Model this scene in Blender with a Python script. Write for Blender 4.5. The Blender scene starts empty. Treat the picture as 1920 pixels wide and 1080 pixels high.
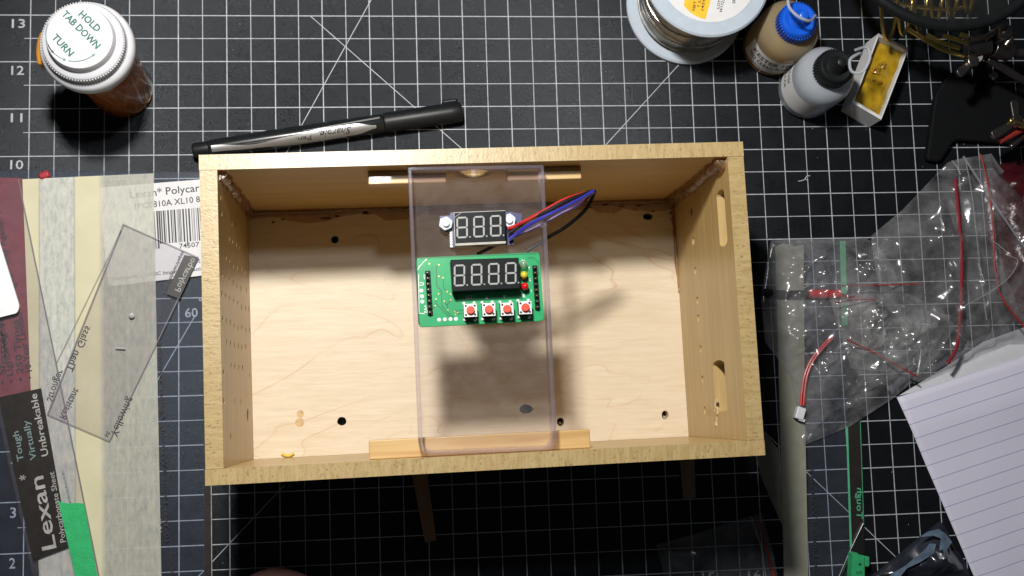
import bpy, bmesh, math, random
from mathutils import Vector, Matrix, noise
random.seed(7)
I = 0.0254                                  # every length below is written in inches
S = bpy.context.scene
COL = S.collection
# ------------------------------------------------------------------ camera, light, exposure
cam = bpy.data.cameras.new('camera'); camo = bpy.data.objects.new('camera', cam); COL.objects.link(camo)
cam.sensor_width = 36; cam.lens = 2120.624 * 36 / 1920; cam.clip_start = 0.01; cam.clip_end = 50
CR_ = ((0.99431713, 0.02197499, -0.1041659), (-0.03334389, 0.99351622, -0.10869091), (0.10110203, 0.11154653, 0.98860293))
CL_ = (7.39012, 4.45727, 23.67321)
camo.matrix_world = Matrix([[*CR_[i], CL_[i] * I] for i in range(3)] + [[0, 0, 0, 1]])
S.camera = camo
w = bpy.data.worlds.new('World'); S.world = w; w.use_nodes = True
w.node_tree.nodes['Background'].inputs[0].default_value = (0.86, 0.93, 1, 1)
w.node_tree.nodes['Background'].inputs[1].default_value = 0.032
ld = bpy.data.lights.new('bench_lamp', 'AREA'); ld.shape = 'DISK'; ld.size = 1.9 * I; ld.energy = 4.6; ld.color = (1, 0.975, 0.925)
lo = bpy.data.objects.new('bench_lamp', ld); COL.objects.link(lo); lo.location = (5.2 * I, 14.9 * I, 22 * I)
lo.rotation_euler = (Vector((5.5 * I, 8.0 * I, 0)) - lo.location).to_track_quat('-Z', 'Y').to_euler()
l2 = bpy.data.lights.new('second_bulb', 'AREA'); l2.shape = 'DISK'; l2.size = 1.2 * I; l2.energy = .38; l2.color = (.94, .97, 1)
lo2 = bpy.data.objects.new('second_bulb', l2); COL.objects.link(lo2); lo2.location = (6.8 * I, 12.6 * I, 22 * I)
S.view_settings.view_transform = 'Standard'; S.view_settings.look = 'None'; S.view_settings.exposure = 0; S.view_settings.gamma = 1
S.render.engine = 'CYCLES'
S.cycles.transparent_max_bounces = 32; S.cycles.max_bounces = 10
S.cycles.sample_clamp_indirect = 4
# ------------------------------------------------------------------ materials
def newmat(name):
    m = bpy.data.materials.new(name); m.use_nodes = True
    nt = m.node_tree; return m, nt, nt.nodes['Principled BSDF'], nt.nodes['Material Output']
def N(nt, kind, **kw):
    n = nt.nodes.new(kind)
    for k, v in kw.items():
        if k.startswith('i_'):
            n.inputs[k[2:].replace('_', ' ')].default_value = v
        else: setattr(n, k, v)
    return n
def coords(nt, scale=(1, 1, 1), rot=(0, 0, 0), loc=(0, 0, 0)):          # object coordinates in inches
    t = N(nt, 'ShaderNodeTexCoord'); mp = N(nt, 'ShaderNodeMapping')
    mp.inputs['Scale'].default_value = [s / I for s in scale]; mp.inputs['Rotation'].default_value = rot; mp.inputs['Location'].default_value = loc
    nt.links.new(t.outputs['Object'], mp.inputs[0]); return mp.outputs[0]
def ramp(nt, src, stops):
    r = N(nt, 'ShaderNodeValToRGB'); e = r.color_ramp.elements
    while len(e) < len(stops): e.new(0.5)
    for q, (p, c) in zip(e, stops): q.position = p; q.color = (*c, 1)
    nt.links.new(src, r.inputs[0]); return r.outputs[0]
def mixc(nt, fac, a, b, mode='MIX'):
    n = N(nt, 'ShaderNodeMix', data_type='RGBA', blend_type=mode)
    for s, v in ((n.inputs[0], fac), (n.inputs[6], a), (n.inputs[7], b)):
        if isinstance(v, (int, float)): s.default_value = v
        elif isinstance(v, tuple): s.default_value = (*v, 1)
        else: nt.links.new(v, s)
    return n.outputs[2]
def noisef(nt, vec, scale, detail=4, rough=.5, dist=0):
    n = N(nt, 'ShaderNodeTexNoise'); n.inputs['Scale'].default_value = scale; n.inputs['Detail'].default_value = detail
    n.inputs['Roughness'].default_value = rough; n.inputs['Distortion'].default_value = dist
    nt.links.new(vec, n.inputs['Vector']); return n.outputs['Fac']
def bump(nt, h, strength, dist=.004):
    b = N(nt, 'ShaderNodeBump'); b.inputs['Strength'].default_value = strength; b.inputs['Distance'].default_value = dist * I * 10
    nt.links.new(h, b.inputs['Height']); return b.outputs[0]
def plain(name, col, rough=.5, metal=0, spec=.5, var=.12, vscale=6, bmp=0, bscale=40, emit=None, sss=0, coat=0):
    m, nt, b, o = newmat(name)
    v = coords(nt)
    f = noisef(nt, v, vscale, 5)
    dk = tuple(c * (1 - var) for c in col); lt = tuple(min(1, c * (1 + var)) for c in col)
    nt.links.new(ramp(nt, f, [(.3, dk), (.7, lt)]), b.inputs['Base Color'])
    b.inputs['Roughness'].default_value = rough; b.inputs['Metallic'].default_value = metal; b.inputs['Specular IOR Level'].default_value = spec
    b.inputs['Coat Weight'].default_value = coat
    if sss: b.inputs['Subsurface Weight'].default_value = sss; b.inputs['Subsurface Radius'].default_value = (.004, .002, .0015); b.inputs['Subsurface Scale'].default_value = .6
    if bmp: nt.links.new(bump(nt, noisef(nt, v, bscale, 4), bmp), b.inputs['Normal'])
    return m
def clear(name, tint=(1, 1, 1), haze=.05, hazecol=(.8, .8, .85), rough=.06, f0=.05, bmp=0, bscale=8, hvar=0, trans=0.0, hscale=3):
    """thin clear plastic: see-through body, glossy skin, a little milky scatter"""
    m, nt, b, o = newmat(name); nt.nodes.remove(b)
    tr = N(nt, 'ShaderNodeBsdfTransparent'); tr.inputs[0].default_value = (*tint, 1)
    gl = N(nt, 'ShaderNodeBsdfGlossy'); gl.inputs['Roughness'].default_value = rough
    di = N(nt, 'ShaderNodeBsdfDiffuse'); di.inputs[0].default_value = (*hazecol, 1)
    lw = N(nt, 'ShaderNodeLayerWeight'); lw.inputs['Blend'].default_value = .5
    pw = N(nt, 'ShaderNodeMath', operation='POWER'); pw.inputs[1].default_value = 4.0; nt.links.new(lw.outputs['Facing'], pw.inputs[0])
    mu = N(nt, 'ShaderNodeMath', operation='MULTIPLY_ADD'); mu.inputs[1].default_value = .85; mu.inputs[2].default_value = f0; nt.links.new(pw.outputs[0], mu.inputs[0])
    m1 = N(nt, 'ShaderNodeMixShader'); m2 = N(nt, 'ShaderNodeMixShader')
    v = coords(nt)
    if hvar:
        h = N(nt, 'ShaderNodeMapRange'); h.inputs[1].default_value = .35; h.inputs[2].default_value = .75; h.inputs[3].default_value = haze * (1 - hvar); h.inputs[4].default_value = haze * (1 + hvar)
        nt.links.new(noisef(nt, v, hscale, 8, .65), h.inputs[0]); nt.links.new(h.outputs[0], m1.inputs[0])
    else: m1.inputs[0].default_value = haze
    nt.links.new(tr.outputs[0], m1.inputs[1])
    if trans:
        tl = N(nt, 'ShaderNodeBsdfTranslucent'); tl.inputs[0].default_value = (*hazecol, 1); m3 = N(nt, 'ShaderNodeMixShader'); m3.inputs[0].default_value = trans
        nt.links.new(di.outputs[0], m3.inputs[1]); nt.links.new(tl.outputs[0], m3.inputs[2]); nt.links.new(m3.outputs[0], m1.inputs[2])
    else: nt.links.new(di.outputs[0], m1.inputs[2])
    nt.links.new(mu.outputs[0], m2.inputs[0]); nt.links.new(m1.outputs[0], m2.inputs[1]); nt.links.new(gl.outputs[0], m2.inputs[2])
    nt.links.new(m2.outputs[0], o.inputs[0])
    if bmp:
        bo = bump(nt, noisef(nt, v, bscale, 5, .6), bmp)
        nt.links.new(bo, gl.inputs['Normal'])
    return m
def wood(name, c1, c2, c3, axis='x', stretch=(.35, 7, 7), rough=.42, line=.5, coat=.15, bmp=.15):
    m, nt, b, o = newmat(name)
    sc = stretch if axis == 'x' else (stretch[1], stretch[0], stretch[2])
    v = coords(nt, sc)
    f = noisef(nt, v, 1.0, 6, .6, .6)
    big = noisef(nt, coords(nt, (.5, .5, .5)), 1.2, 3)
    c = ramp(nt, f, [(.28, c3), (.5, c1), (.72, c2)])
    c = mixc(nt, ramp(nt, big, [(.35, (0, 0, 0)), (.75, (line, line, line))]), c, c3)
    nt.links.new(c, b.inputs['Base Color']); b.inputs['Roughness'].default_value = rough; b.inputs['Coat Weight'].default_value = coat
    nt.links.new(bump(nt, f, bmp), b.inputs['Normal'])
    return m
def wood_edge(name, axis):
    """sanded plywood edge: fine cross streaks and dark pores along the middle plies"""
    m, nt, b, o = newmat(name)
    st = (16, 2.2, 2) if axis == 'x' else (2.2, 16, 2)
    f = noisef(nt, coords(nt, st), 1.0, 5, .65)
    g = noisef(nt, coords(nt, (1.1, 1.1, 1.1)), 1.0, 4)
    po = noisef(nt, coords(nt, (26, 13, 13) if axis == 'x' else (13, 26, 13)), 1.0, 3, .7)
    c = ramp(nt, f, [(.25, (.26, .18, .07)), (.5, (.375, .275, .125)), (.75, (.45, .345, .18))])
    c = mixc(nt, ramp(nt, g, [(.3, (0, 0, 0)), (.7, (.4, .4, .4))]), c, (.36, .245, .095))
    c = mixc(nt, ramp(nt, po, [(.33, (.85, .85, .85)), (.42, (0, 0, 0))]), c, (.17, .10, .04))
    nt.links.new(c, b.inputs['Base Color']); b.inputs['Roughness'].default_value = .38; b.inputs['Coat Weight'].default_value = .25; b.inputs['Coat Roughness'].default_value = .25
    nt.links.new(bump(nt, po, .16), b.inputs['Normal'])
    return m
def floor_wood(name):
    m, nt, b, o = newmat(name)
    v = coords(nt, (.35, .55, 1), rot=(0, 0, .35), loc=(3.1, 1.2, 0))
    wv = noisef(nt, v, .55, 3, .45, .9)
    mul = N(nt, 'ShaderNodeMath', operation='MULTIPLY'); mul.inputs[1].default_value = 9.0; nt.links.new(wv, mul.inputs[0])
    fr = N(nt, 'ShaderNodeMath', operation='FRACT'); nt.links.new(mul.outputs[0], fr.inputs[0])
    ln = ramp(nt, fr.outputs[0], [(0, (.16, .16, .16)), (.5, (0, 0, 0)), (.93, (.05, .05, .05)), (.985, (1, 1, 1)), (1, (.3, .3, .3))])
    fine = noisef(nt, coords(nt, (.9, 9, 1)), 1.5, 6, .65)
    c = ramp(nt, fine, [(.3, (.58, .475, .335)), (.55, (.635, .535, .39)), (.75, (.67, .58, .44))])
    brk = noisef(nt, coords(nt, (1, 1, 1), loc=(5, 2, 0)), .7, 3)
    ln2 = mixc(nt, 1.0, ln, ramp(nt, brk, [(.38, (.05, .05, .05)), (.6, (.62, .62, .62))]), 'MULTIPLY')
    c = mixc(nt, ln2, c, (.47, .29, .15))
    nt.links.new(c, b.inputs['Base Color']); b.inputs['Roughness'].default_value = .5; b.inputs['Coat Weight'].default_value = .1
    nt.links.new(bump(nt, fine, .12), b.inputs['Normal'])
    return m
M = {}
def mat_rubber():
    m, nt, b, o = newmat('mat_rubber')
    f = noisef(nt, coords(nt), 2.0, 8, .7); g = noisef(nt, coords(nt), 120, 2)
    c = ramp(nt, f, [(.3, (.0048, .0056, .0072)), (.7, (.0075, .0086, .0108))])
    nt.links.new(c, b.inputs['Base Color']); b.inputs['Specular IOR Level'].default_value = .23; b.inputs['Specular Tint'].default_value = (.86, .92, 1, 1)
    nt.links.new(ramp(nt, f, [(.3, (.25,) * 3), (.7, (.32,) * 3)]), b.inputs['Roughness'])
    nt.links.new(bump(nt, g, .25), b.inputs['Normal']); return m
M['mat'] = mat_rubber()
M['print'] = plain('white_print', (.37, .385, .42), .6, var=.2, vscale=9)
M['edge_glint'] = plain('painted_edge_glint', (.30, .31, .33), .6, var=.3, vscale=12)  # pale grey that paints the highlight on the sheet edge
M['desk'] = plain('desk_top', (.03, .026, .022), .5)
M['wall_x'] = wood('varnished_wall_wood', (.50, .34, .135), (.57, .41, .185), (.42, .27, .095), 'x')
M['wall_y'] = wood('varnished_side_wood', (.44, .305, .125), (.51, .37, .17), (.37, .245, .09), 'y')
M['edge_x'] = wood_edge('plywood_edge_long', 'x'); M['edge_y'] = wood_edge('plywood_edge_short', 'y')
M['floor'] = floor_wood('pale_birch_floor')
M['cleat'] = wood('cleat_wood', (.52, .34, .14), (.60, .43, .21), (.42, .25, .09), 'x')
M['stick'] = wood('brown_stick_wood', (.27, .15, .075), (.33, .19, .10), (.2, .1, .05), 'y')
M['knot'] = plain('wood_knot', (.52, .345, .16), .5, var=.2, vscale=12)
M['tear'] = plain('torn_wood', (.55, .42, .22), .8, var=.35, vscale=20, bmp=.8, bscale=30)
M['glue'] = clear('hot_glue', (.78, .58, .40), .34, (.30, .19, .10), .18, .05, bmp=.6, bscale=7, hvar=.6)
M['glue_film'] = clear('thin_glue_film', (.955, .91, .875), .045, (.13, .07, .05), .3, .02, hvar=.95)
M['burn'] = plain('dark_glue_residue', (.085, .028, .012), .35, var=.5, vscale=14)
M['acrylic'] = clear('clear_acrylic', (.982, .977, .984), .034, (.66, .64, .66), .05, .03, hvar=.45)
M['acrylic_edge'] = clear('clear_acrylic_rim', (.91, .87, .935), .10, (.66, .60, .72), .08, .12)
M['pcb_green'] = plain('green_solder_mask', (.012, .30, .105), .3, var=.1, vscale=3, coat=.4)
M['pcb_trace'] = plain('green_copper_trace', (.006, .13, .05), .35)
M['pcb_blue'] = plain('blue_solder_mask', (.03, .035, .12), .35)
M['black'] = plain('black_plastic', (.009, .010, .011), .42, spec=.28, var=.2)
M['black_gloss'] = plain('black_gloss', (.010, .012, .013), .22, var=.15, coat=.2)
M['face'] = plain('display_face', (.007, .009, .010), .35, spec=.12, var=.1)
M['seg'] = plain('segment_white', (.27, .275, .262), .5, var=.06)
M['cream'] = plain('display_side', (.34, .325, .28), .5)
M['white'] = plain('white_plastic', (.60, .60, .63), .38, var=.03, sss=.15)
M['white_print2'] = plain('silkscreen_white', (.75, .76, .75), .5)
M['solder'] = plain('solder_metal', (.62, .61, .58), .25, 1, var=.15)
M['gold'] = plain('brass_pin', (.55, .42, .16), .3, 1)
M['btn_case'] = plain('button_steel', (.60, .58, .58), .4, .35)
M['btn_red'] = plain('button_red', (.72, .07, .035), .35)
M['led_red'] = plain('led_red', (.55, .008, .01), .12, coat=.8, sss=.2)
M['led_yel'] = plain('led_yellow', (.55, .50, .05), .15, coat=.8, sss=.3)
M['led_clr'] = clear('led_clear', (.85, .9, .85), .25, (.5, .65, .5), .1, .1)
M['nylon'] = plain('nylon_white', (.68, .73, .78), .35, sss=.3, var=.04)
M['w_red'] = plain('wire_red', (.42, .016, .016), .35, coat=.3); M['w_blue'] = plain('wire_blue', (.022, .026, .27), .35, coat=.3)
M['w_black'] = plain('wire_black', (.012, .010, .011), .5, spec=.25); M['w_purple'] = plain('wire_dark_violet', (.06, .03, .12), .4)
M['w_dkred'] = plain('wire_dark_red', (.19, .010, .018), .35, coat=.3)
M['amber'] = clear('amber_plastic', (.45, .16, .015), .85, (.66, .24, .03), .16, .04, trans=.6)
M['amber_tab'] = plain('amber_tab_plastic', (.42, .18, .015), .3, sss=.3)
M['fibre'] = plain('pale_thread', (.34, .24, .15), .7)
M['ink_green'] = plain('green_ink', (.012, .11, .075), .6, var=.2); M['ink_grey'] = plain('grey_ink', (.15, .22, .22), .6)
M['ink_black'] = plain('black_ink', (.022, .02, .022), .55, var=.3)
M['silver'] = plain('silver_paint', (.31, .305, .30), .38, .6, var=.05)
M['paper'] = plain('label_paper', (.64, .635, .64), .65, var=.03)
M['lgrey_ink'] = plain('light_grey_ink', (.33, .32, .31), .6, var=.25)
M['green_ink2'] = plain('bright_green_ink', (.06, .36, .18), .6)
M['sheet'] = clear('filmed_polycarbonate', (.92, .94, .97), .026, (.42, .47, .60), .22, .015, hvar=.25)
M['sheet2'] = clear('scratched_polycarbonate', (.96, .955, .965), .035, (.50, .48, .52), .12, .015, hvar=.5)
M['cut_edge'] = clear('polycarbonate_cut_edge', (.55, .53, .57), .35, (.33, .31, .33), .3, .1)
M['burgundy'] = plain('burgundy_print', (.165, .03, .045), .55, var=.15)
M['blackpatch'] = plain('black_printed_film', (.016, .013, .012), .4, var=.25)
M['tape'] = plain('green_masking_tape', (.018, .39, .125), .7, var=.12, vscale=5, bmp=.35, bscale=25)
M['card'] = plain('white_card', (.80, .81, .84), .6, var=.02)
M['olive'] = clear('olive_masking_film', (.7, .7, .6), .82, (.27, .27, .22), .3, .02, hvar=.12)
M['spool'] = plain('spool_plastic', (.44, .50, .57), .4, sss=.4, var=.04)
M['tin'] = plain('solder_wire', (.64, .61, .56), .22, 1, var=.3, vscale=3)
M['yellow'] = plain('label_yellow', (.80, .45, .02), .6)
M['hdpe'] = clear('milky_bottle_plastic', (.80, .84, .88), .74, (.60, .64, .71), .22, .04, trans=.35)
M['hdpe_amber'] = clear('bottle_plastic_amber_tinted', (.72, .6, .4), .64, (.50, .40, .24), .22, .04, trans=.35)
M['hdpe_liquid'] = clear('bottle_plastic_over_liquid', (.8, .55, .1), .62, (.52, .30, .03), .2, .05, trans=.3)
M['liquid'] = plain('amber_flux_liquid', (.46, .27, .03), .2, var=.1)
M['cap_blue'] = plain('blue_cap', (.008, .10, .62), .3, var=.05, sss=.1)
M['tip'] = clear('clear_tip_plastic', (.85, .87, .9), .45, (.60, .62, .66), .15, .06)
M['rosin'] = plain('amber_rosin', (.36, .22, .012), .10, var=.35, vscale=3, bmp=.25, bscale=5, coat=.6)
M['rosin_chip'] = clear('rosin_chips', (.9, .7, .2), .3, (.66, .46, .07), .08, .1)
M['brass'] = plain('brass_wire', (.70, .53, .16), .28, 1, var=.15)
M['chrome'] = plain('nickel_plate', (.27, .235, .22), .32, 1, var=.25, vscale=4)
M['rubber'] = plain('black_cast_iron', (.004, .0045, .0055), .7, spec=.12, bmp=.3)
M['lens'] = clear('magnifier_glass', (.95, .95, .95), .01, (.5, .5, .5), .02, .04)
M['bag'] = clear('crinkled_poly_bag', (.95, .95, .955), .115, (.60, .60, .63), .21, .055, hvar=.9, hscale=1.3)
M['bag2'] = clear('thick_poly_bag', (.93, .93, .93), .26, (.52, .52, .52), .17, .05, hvar=.9, hscale=1.6)
M['crease_glint'] = clear('painted_crease_glint', (.95, .95, .96), .35, (.75, .75, .77), .25, .3)  # whitened so that fold highlights are put into the colour
M['bag_edge'] = clear('bag_seam', (.8, .8, .82), .35, (.45, .45, .5), .2, .08)
M['seal_red'] = plain('red_zip_seal', (.25, .022, .018), .45)
M['redstuff'] = plain('red_packet', (.04, .0045, .007), .3, var=.5, vscale=3, bmp=.6, bscale=6)
M['foil_blue'] = plain('blue_grey_foil', (.13, .19, .26), .35, .2, var=.4, vscale=4)
M['foil_dark'] = plain('dark_antistatic_film', (.02, .024, .035), .2, .2, var=.5, vscale=3, coat=.5)
M['skin'] = plain('skin', (.40, .20, .165), .5, var=.12, vscale=8, sss=.2, bmp=.2, bscale=50)
M['tissue'] = plain('thin_white_paper', (.60, .60, .64), .7, var=.04)
M['knife'] = plain('knife_steel', (.35, .35, .36), .25, 1)
M['green_plastic'] = plain('green_plastic', (.03, .33, .13), .35, sss=.1)
M['yellow_chip'] = plain('yellow_chip', (.70, .48, .05), .6)
M['lint'] = plain('pale_lint', (.45, .45, .45), .8)
M['red_plastic'] = plain('red_plastic', (.35, .02, .03), .4)
def film_paper():
    m, nt, b, o = newmat('cream_masking_film')
    v = coords(nt)
    sep = N(nt, 'ShaderNodeSeparateXYZ'); nt.links.new(coords(nt, (1, 1, 1), rot=(0, 0, -.012)), sep.inputs[0])
    f = noisef(nt, coords(nt, (9, 3, 1)), 1.3, 8, .75); g = noisef(nt, v, 1.1, 4)
    mr = N(nt, 'ShaderNodeMapRange'); mr.inputs[1].default_value = -1.4; mr.inputs[2].default_value = 1.4; nt.links.new(sep.outputs[0], mr.inputs[0])
    band = ramp(nt, mr.outputs[0], [(.0, (0, 0, 0)), (.135, (0, 0, 0)), (.15, (1, 1, 1)), (.385, (1, 1, 1)), (.40, (0, 0, 0)), (.56, (0, 0, 0)), (.60, (.75, .75, .75)), (1, (.8, .8, .8))])
    cream = ramp(nt, g, [(.3, (.60, .56, .36)), (.7, (.68, .64, .44))])
    grey = ramp(nt, f, [(.32, (.36, .38, .36)), (.5, (.54, .55, .50)), (.68, (.70, .68, .57))])
    c = mixc(nt, band, cream, grey)
    tr = N(nt, 'ShaderNodeBsdfTransparent'); ms = N(nt, 'ShaderNodeMixShader'); nt.links.new(ramp(nt, band, [(0, (.88,) * 3), (.78, (.60,) * 3), (1, (.84,) * 3)]), ms.inputs[0])
    nt.links.new(c, b.inputs['Base Color']); b.inputs['Roughness'].default_value = .6
    nt.links.new(tr.outputs[0], ms.inputs[1]); nt.links.new(b.outputs[0], ms.inputs[2]); nt.links.new(ms.outputs[0], o.inputs[0]); return m
M['film'] = film_paper()
def ruled_paper():
    m, nt, b, o = newmat('ruled_notebook_paper')
    sep = N(nt, 'ShaderNodeSeparateXYZ'); nt.links.new(coords(nt, (1, 1, 1), rot=(0, 0, -math.radians(15.2))), sep.inputs[0])
    d = N(nt, 'ShaderNodeMath', operation='DIVIDE'); d.inputs[1].default_value = .318; nt.links.new(sep.outputs[1], d.inputs[0])
    fr = N(nt, 'ShaderNodeMath', operation='FRACT'); nt.links.new(d.outputs[0], fr.inputs[0])
    ln = ramp(nt, fr.outputs[0], [(0, (0, 0, 0)), (.47, (0, 0, 0)), (.485, (1, 1, 1)), (.515, (1, 1, 1)), (.53, (0, 0, 0))])
    c = mixc(nt, ln, (.60, .59, .71), (.25, .26, .48))
    nt.links.new(c, b.inputs['Base Color']); b.inputs['Roughness'].default_value = .7
    nt.links.new(bump(nt, noisef(nt, coords(nt), 30, 4), .12), b.inputs['Normal']); return m
M['ruled'] = ruled_paper()
# ------------------------------------------------------------------ mesh helpers (inches, world space)
class G:
    def __init__(s): s.v = []; s.f = []; s.m = []
    def add(s, vs, fs, mi=0):
        o = len(s.v); s.v += [tuple(v) for v in vs]; s.f += [tuple(i + o for i in f) for f in fs]; s.m += [mi] * len(fs); return s
    def prism(s, poly, z0, z1, mi=0):
        p = [(q[0], q[1]) for q in poly]
        if sum(p[i - 1][0] * p[i][1] - p[i][0] * p[i - 1][1] for i in range(len(p))) < 0: p.reverse()
        n = len(p)
        vs = [(x, y, z0) for x, y in p] + [(x, y, z1) for x, y in p]
        fs = [tuple(range(n - 1, -1, -1)), tuple(range(n, 2 * n))] + [(i, (i + 1) % n, n + (i + 1) % n, n + i) for i in range(n)]
        return s.add(vs, fs, mi)
    def box(s, c, d, ang=0, mi=0):
        ca, sa = math.cos(ang), math.sin(ang); hx, hy, hz = (q / 2 for q in d)
        return s.prism([(c[0] + x * ca - y * sa, c[1] + x * sa + y * ca) for x, y in ((-hx, -hy), (hx, -hy), (hx, hy), (-hx, hy))], c[2] - hz, c[2] + hz, mi)
    def lathe(s, c, prof, seg=48, mi=0, axis=None, cap=True):
        ax = Vector(axis).normalized() if axis else Vector((0, 0, 1))
        n1 = ax.orthogonal().normalized() if axis else Vector((1, 0, 0)); n2 = ax.cross(n1)
        vs = []; fs = []; k = len(prof); c = Vector(c)
        for r, z in prof:
            for j in range(seg):
                a = 2 * math.pi * j / seg; vs.append(c + ax * z + (n1 * math.cos(a) + n2 * math.sin(a)) * r)
        for i in range(k - 1):
            for j in range(seg):
                a, b = i * seg + j, i * seg + (j + 1) % seg; fs.append((a, b, b + seg, a + seg))
        if cap: fs += [tuple(range(seg - 1, -1, -1)), tuple(range((k - 1) * seg, k * seg))]
        return s.add(vs, fs, mi)
    def tube(s, pts, r, seg=10, mi=0, smooth=True, cap=True):
        P = [Vector(p) for p in pts]
        if smooth and len(P) > 2: P = catmull(P, 6)
        rr = r if isinstance(r, (list, tuple)) else None
        vs = []; fs = []; up = None
        for i, p in enumerate(P):
            t = (P[min(i + 1, len(P) - 1)] - P[max(i - 1, 0)]).normalized()
            if up is None: up = t.orthogonal().normalized()
            up = (up - t * up.dot(t)).normalized(); sd = t.cross(up)
            q = r if rr is None else rr[0] + (rr[1] - rr[0]) * i / max(1, len(P) - 1)
            for j in range(seg):
                a = 2 * math.pi * j / seg; vs.append(p + (up * math.cos(a) + sd * math.sin(a)) * q)
        for i in range(len(P) - 1):
            for j in range(seg):
                a, b = i * seg + j, i * seg + (j + 1) % seg; fs.append((a, b, b + seg, a + seg))
        if cap: fs += [tuple(range(seg - 1, -1, -1)), tuple(range((len(P) - 1) * seg, len(P) * seg))]
        return s.add(vs, fs, mi)
    def line(s, a, b, wd, z, mi=0):
        a = Vector(a[:2]); b = Vector(b[:2]); n = (b - a).normalized(); n = Vector((-n.y, n.x)) * wd / 2
        return s.add([(*(a - n), z), (*(b - n), z), (*(b + n), z), (*(a + n), z)], [(0, 1, 2, 3)], mi)
    def poly(s, pts, mi=0):
        p = [tuple(q) for q in pts]
        if sum(p[i - 1][0] * p[i][1] - p[i][0] * p[i - 1][1] for i in range(len(p))) < 0: p.reverse()
        return s.add(p, [tuple(range(len(p)))], mi)
    def disc(s, c, r, seg=20, mi=0, sy=1):
        return s.add([(c[0] + r * math.cos(2 * math.pi * i / seg), c[1] + r * sy * math.sin(2 * math.pi * i / seg), c[2]) for i in range(seg)], [tuple(range(seg))], mi)
def catmull(P, n):
    out = []
    for i in range(len(P) - 1):
        a, b, c, d = P[max(i - 1, 0)], P[i], P[i + 1], P[min(i + 2, len(P) - 1)]
        for k in range(n):
            t = k / n; out.append(.5 * ((2 * b) + (c - a) * t + (2 * a - 5 * b + 4 * c - d) * t * t + (3 * b - a - 3 * c + d) * t ** 3))
    out.append(P[-1]); return out
def rpoly(pts, r, n=6):
    """polygon with rounded corners"""
    out = []; k = len(pts)
    for i in range(k):
        p = Vector(pts[i][:2]); a = (Vector(pts[i - 1][:2]) - p); b = (Vector(pts[(i + 1) % k][:2]) - p)
        rr = r[i] if isinstance(r, (list, tuple)) else r
        if rr <= 0: out.append(tuple(p)); continue
        A = p + a.normalized() * rr; B = p + b.normalized() * rr
        for j in range(n + 1):
            t = j / n; q = A * (1 - t) ** 2 + p * 2 * t * (1 - t) + B * t * t; out.append(tuple(q))
    return out
def mk(name, g, mats, base=(0, 0, 0), parent=None, smooth=35, bevel=0):
    me = bpy.data.meshes.new(name)
    bx, by, bz = base
    me.from_pydata([((x - bx) * I, (y - by) * I, (z - bz) * I) for x, y, z in g.v], [], g.f)
    for k in (mats if isinstance(mats, (list, tuple)) else [mats]): me.materials.append(M[k])
    for p, mi in zip(me.polygons, g.m): p.material_index = mi
    if smooth:
        me.polygons.foreach_set('use_smooth', [True] * len(me.polygons)); me.set_sharp_from_angle(angle=math.radians(smooth))
    me.update()
    o = bpy.data.objects.new(name, me); COL.objects.link(o)
    if parent: o.parent = parent
    else: o.location = [q * I for q in base]
    if bevel:
        b = o.modifiers.new('bevel', 'BEVEL'); b.width = bevel * I; b.segments = 2; b.limit_method = 'ANGLE'; b.angle_limit = math.radians(40)
    return o
class Thing:
    def __init__(s, name, label, cat, base, group=None):
        s.b = base; s.o = bpy.data.objects.new(name, None); COL.objects.link(s.o); s.o.empty_display_size = .01
        s.o.location = [q * I for q in base]; tag(s.o, label, cat, group)
    def part(s, name, g, mats, parent=None, **k): return mk(name, g, mats, s.b, parent or s.o, **k)
def tag(o, label, cat, group=None):
    o['label'] = label; o['category'] = cat
    if group: o['group'] = group
    return o
_tc = {}
def glyphs(txt, shear=0, bold=.010):
    """flat outline lettering: points in a box x 0..w, cap height 1"""
    if (txt, shear, bold) in _tc: return _tc[(txt, shear, bold)]
    cu = bpy.data.curves.new('t', 'FONT'); cu.body = txt; cu.shear = shear; cu.resolution_u = 2; cu.offset = bold; cu.fill_mode = 'FRONT'
    ob = bpy.data.objects.new('t', cu); COL.objects.link(ob)
    dg = bpy.context.evaluated_depsgraph_get(); me = bpy.data.meshes.new_from_object(ob.evaluated_get(dg))
    vs = [(v.co.x, v.co.y) for v in me.vertices]; fs = [tuple(p.vertices) for p in me.polygons]
    bpy.data.objects.remove(ob); bpy.data.curves.remove(cu); bpy.data.meshes.remove(me)
    x0 = min(v[0] for v in vs); x1 = max(v[0] for v in vs)
    vs = [((x - x0), y / .69) for x, y in vs]
    _tc[(txt, shear, bold)] = (vs, fs, x1 - x0); return _tc[(txt, shear, bold)]
def lettering(g, txt, p0, p1, h, z=None, mirror=False, mi=0, shear=0, bold=.010):
    """text from p0 to p1 along its baseline, cap height h; mirror = seen from behind"""
    vs, fs, wd = glyphs(txt, shear, bold); a = Vector(p0[:2]); d = Vector(p1[:2]) - a; zz = p0[2] if z is None else z
    u = d.normalized(); up = Vector((-u.y, u.x)) * (-1 if mirror else 1)
    out = [a + d * (x / wd) + up * y * h for x, y in vs]
    if mirror: fs = [tuple(reversed(f)) for f in fs]
    return g.add([(q.x, q.y, zz) for q in out], fs, mi)
def wraptext(g, txt, c, r, a0, a1, z, h, mi=0):
    """text wrapped round an upright cylinder from angle a0 to a1 (degrees)"""
    vs, fs, wd = glyphs(txt)
    o = []
    for x, y in vs:
        a = math.radians(a0 + (a1 - a0) * x / wd); o.append((c[0] + r * math.cos(a), c[1] + r * math.sin(a), z + y * h))
    return g.add(o, fs, mi)
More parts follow.
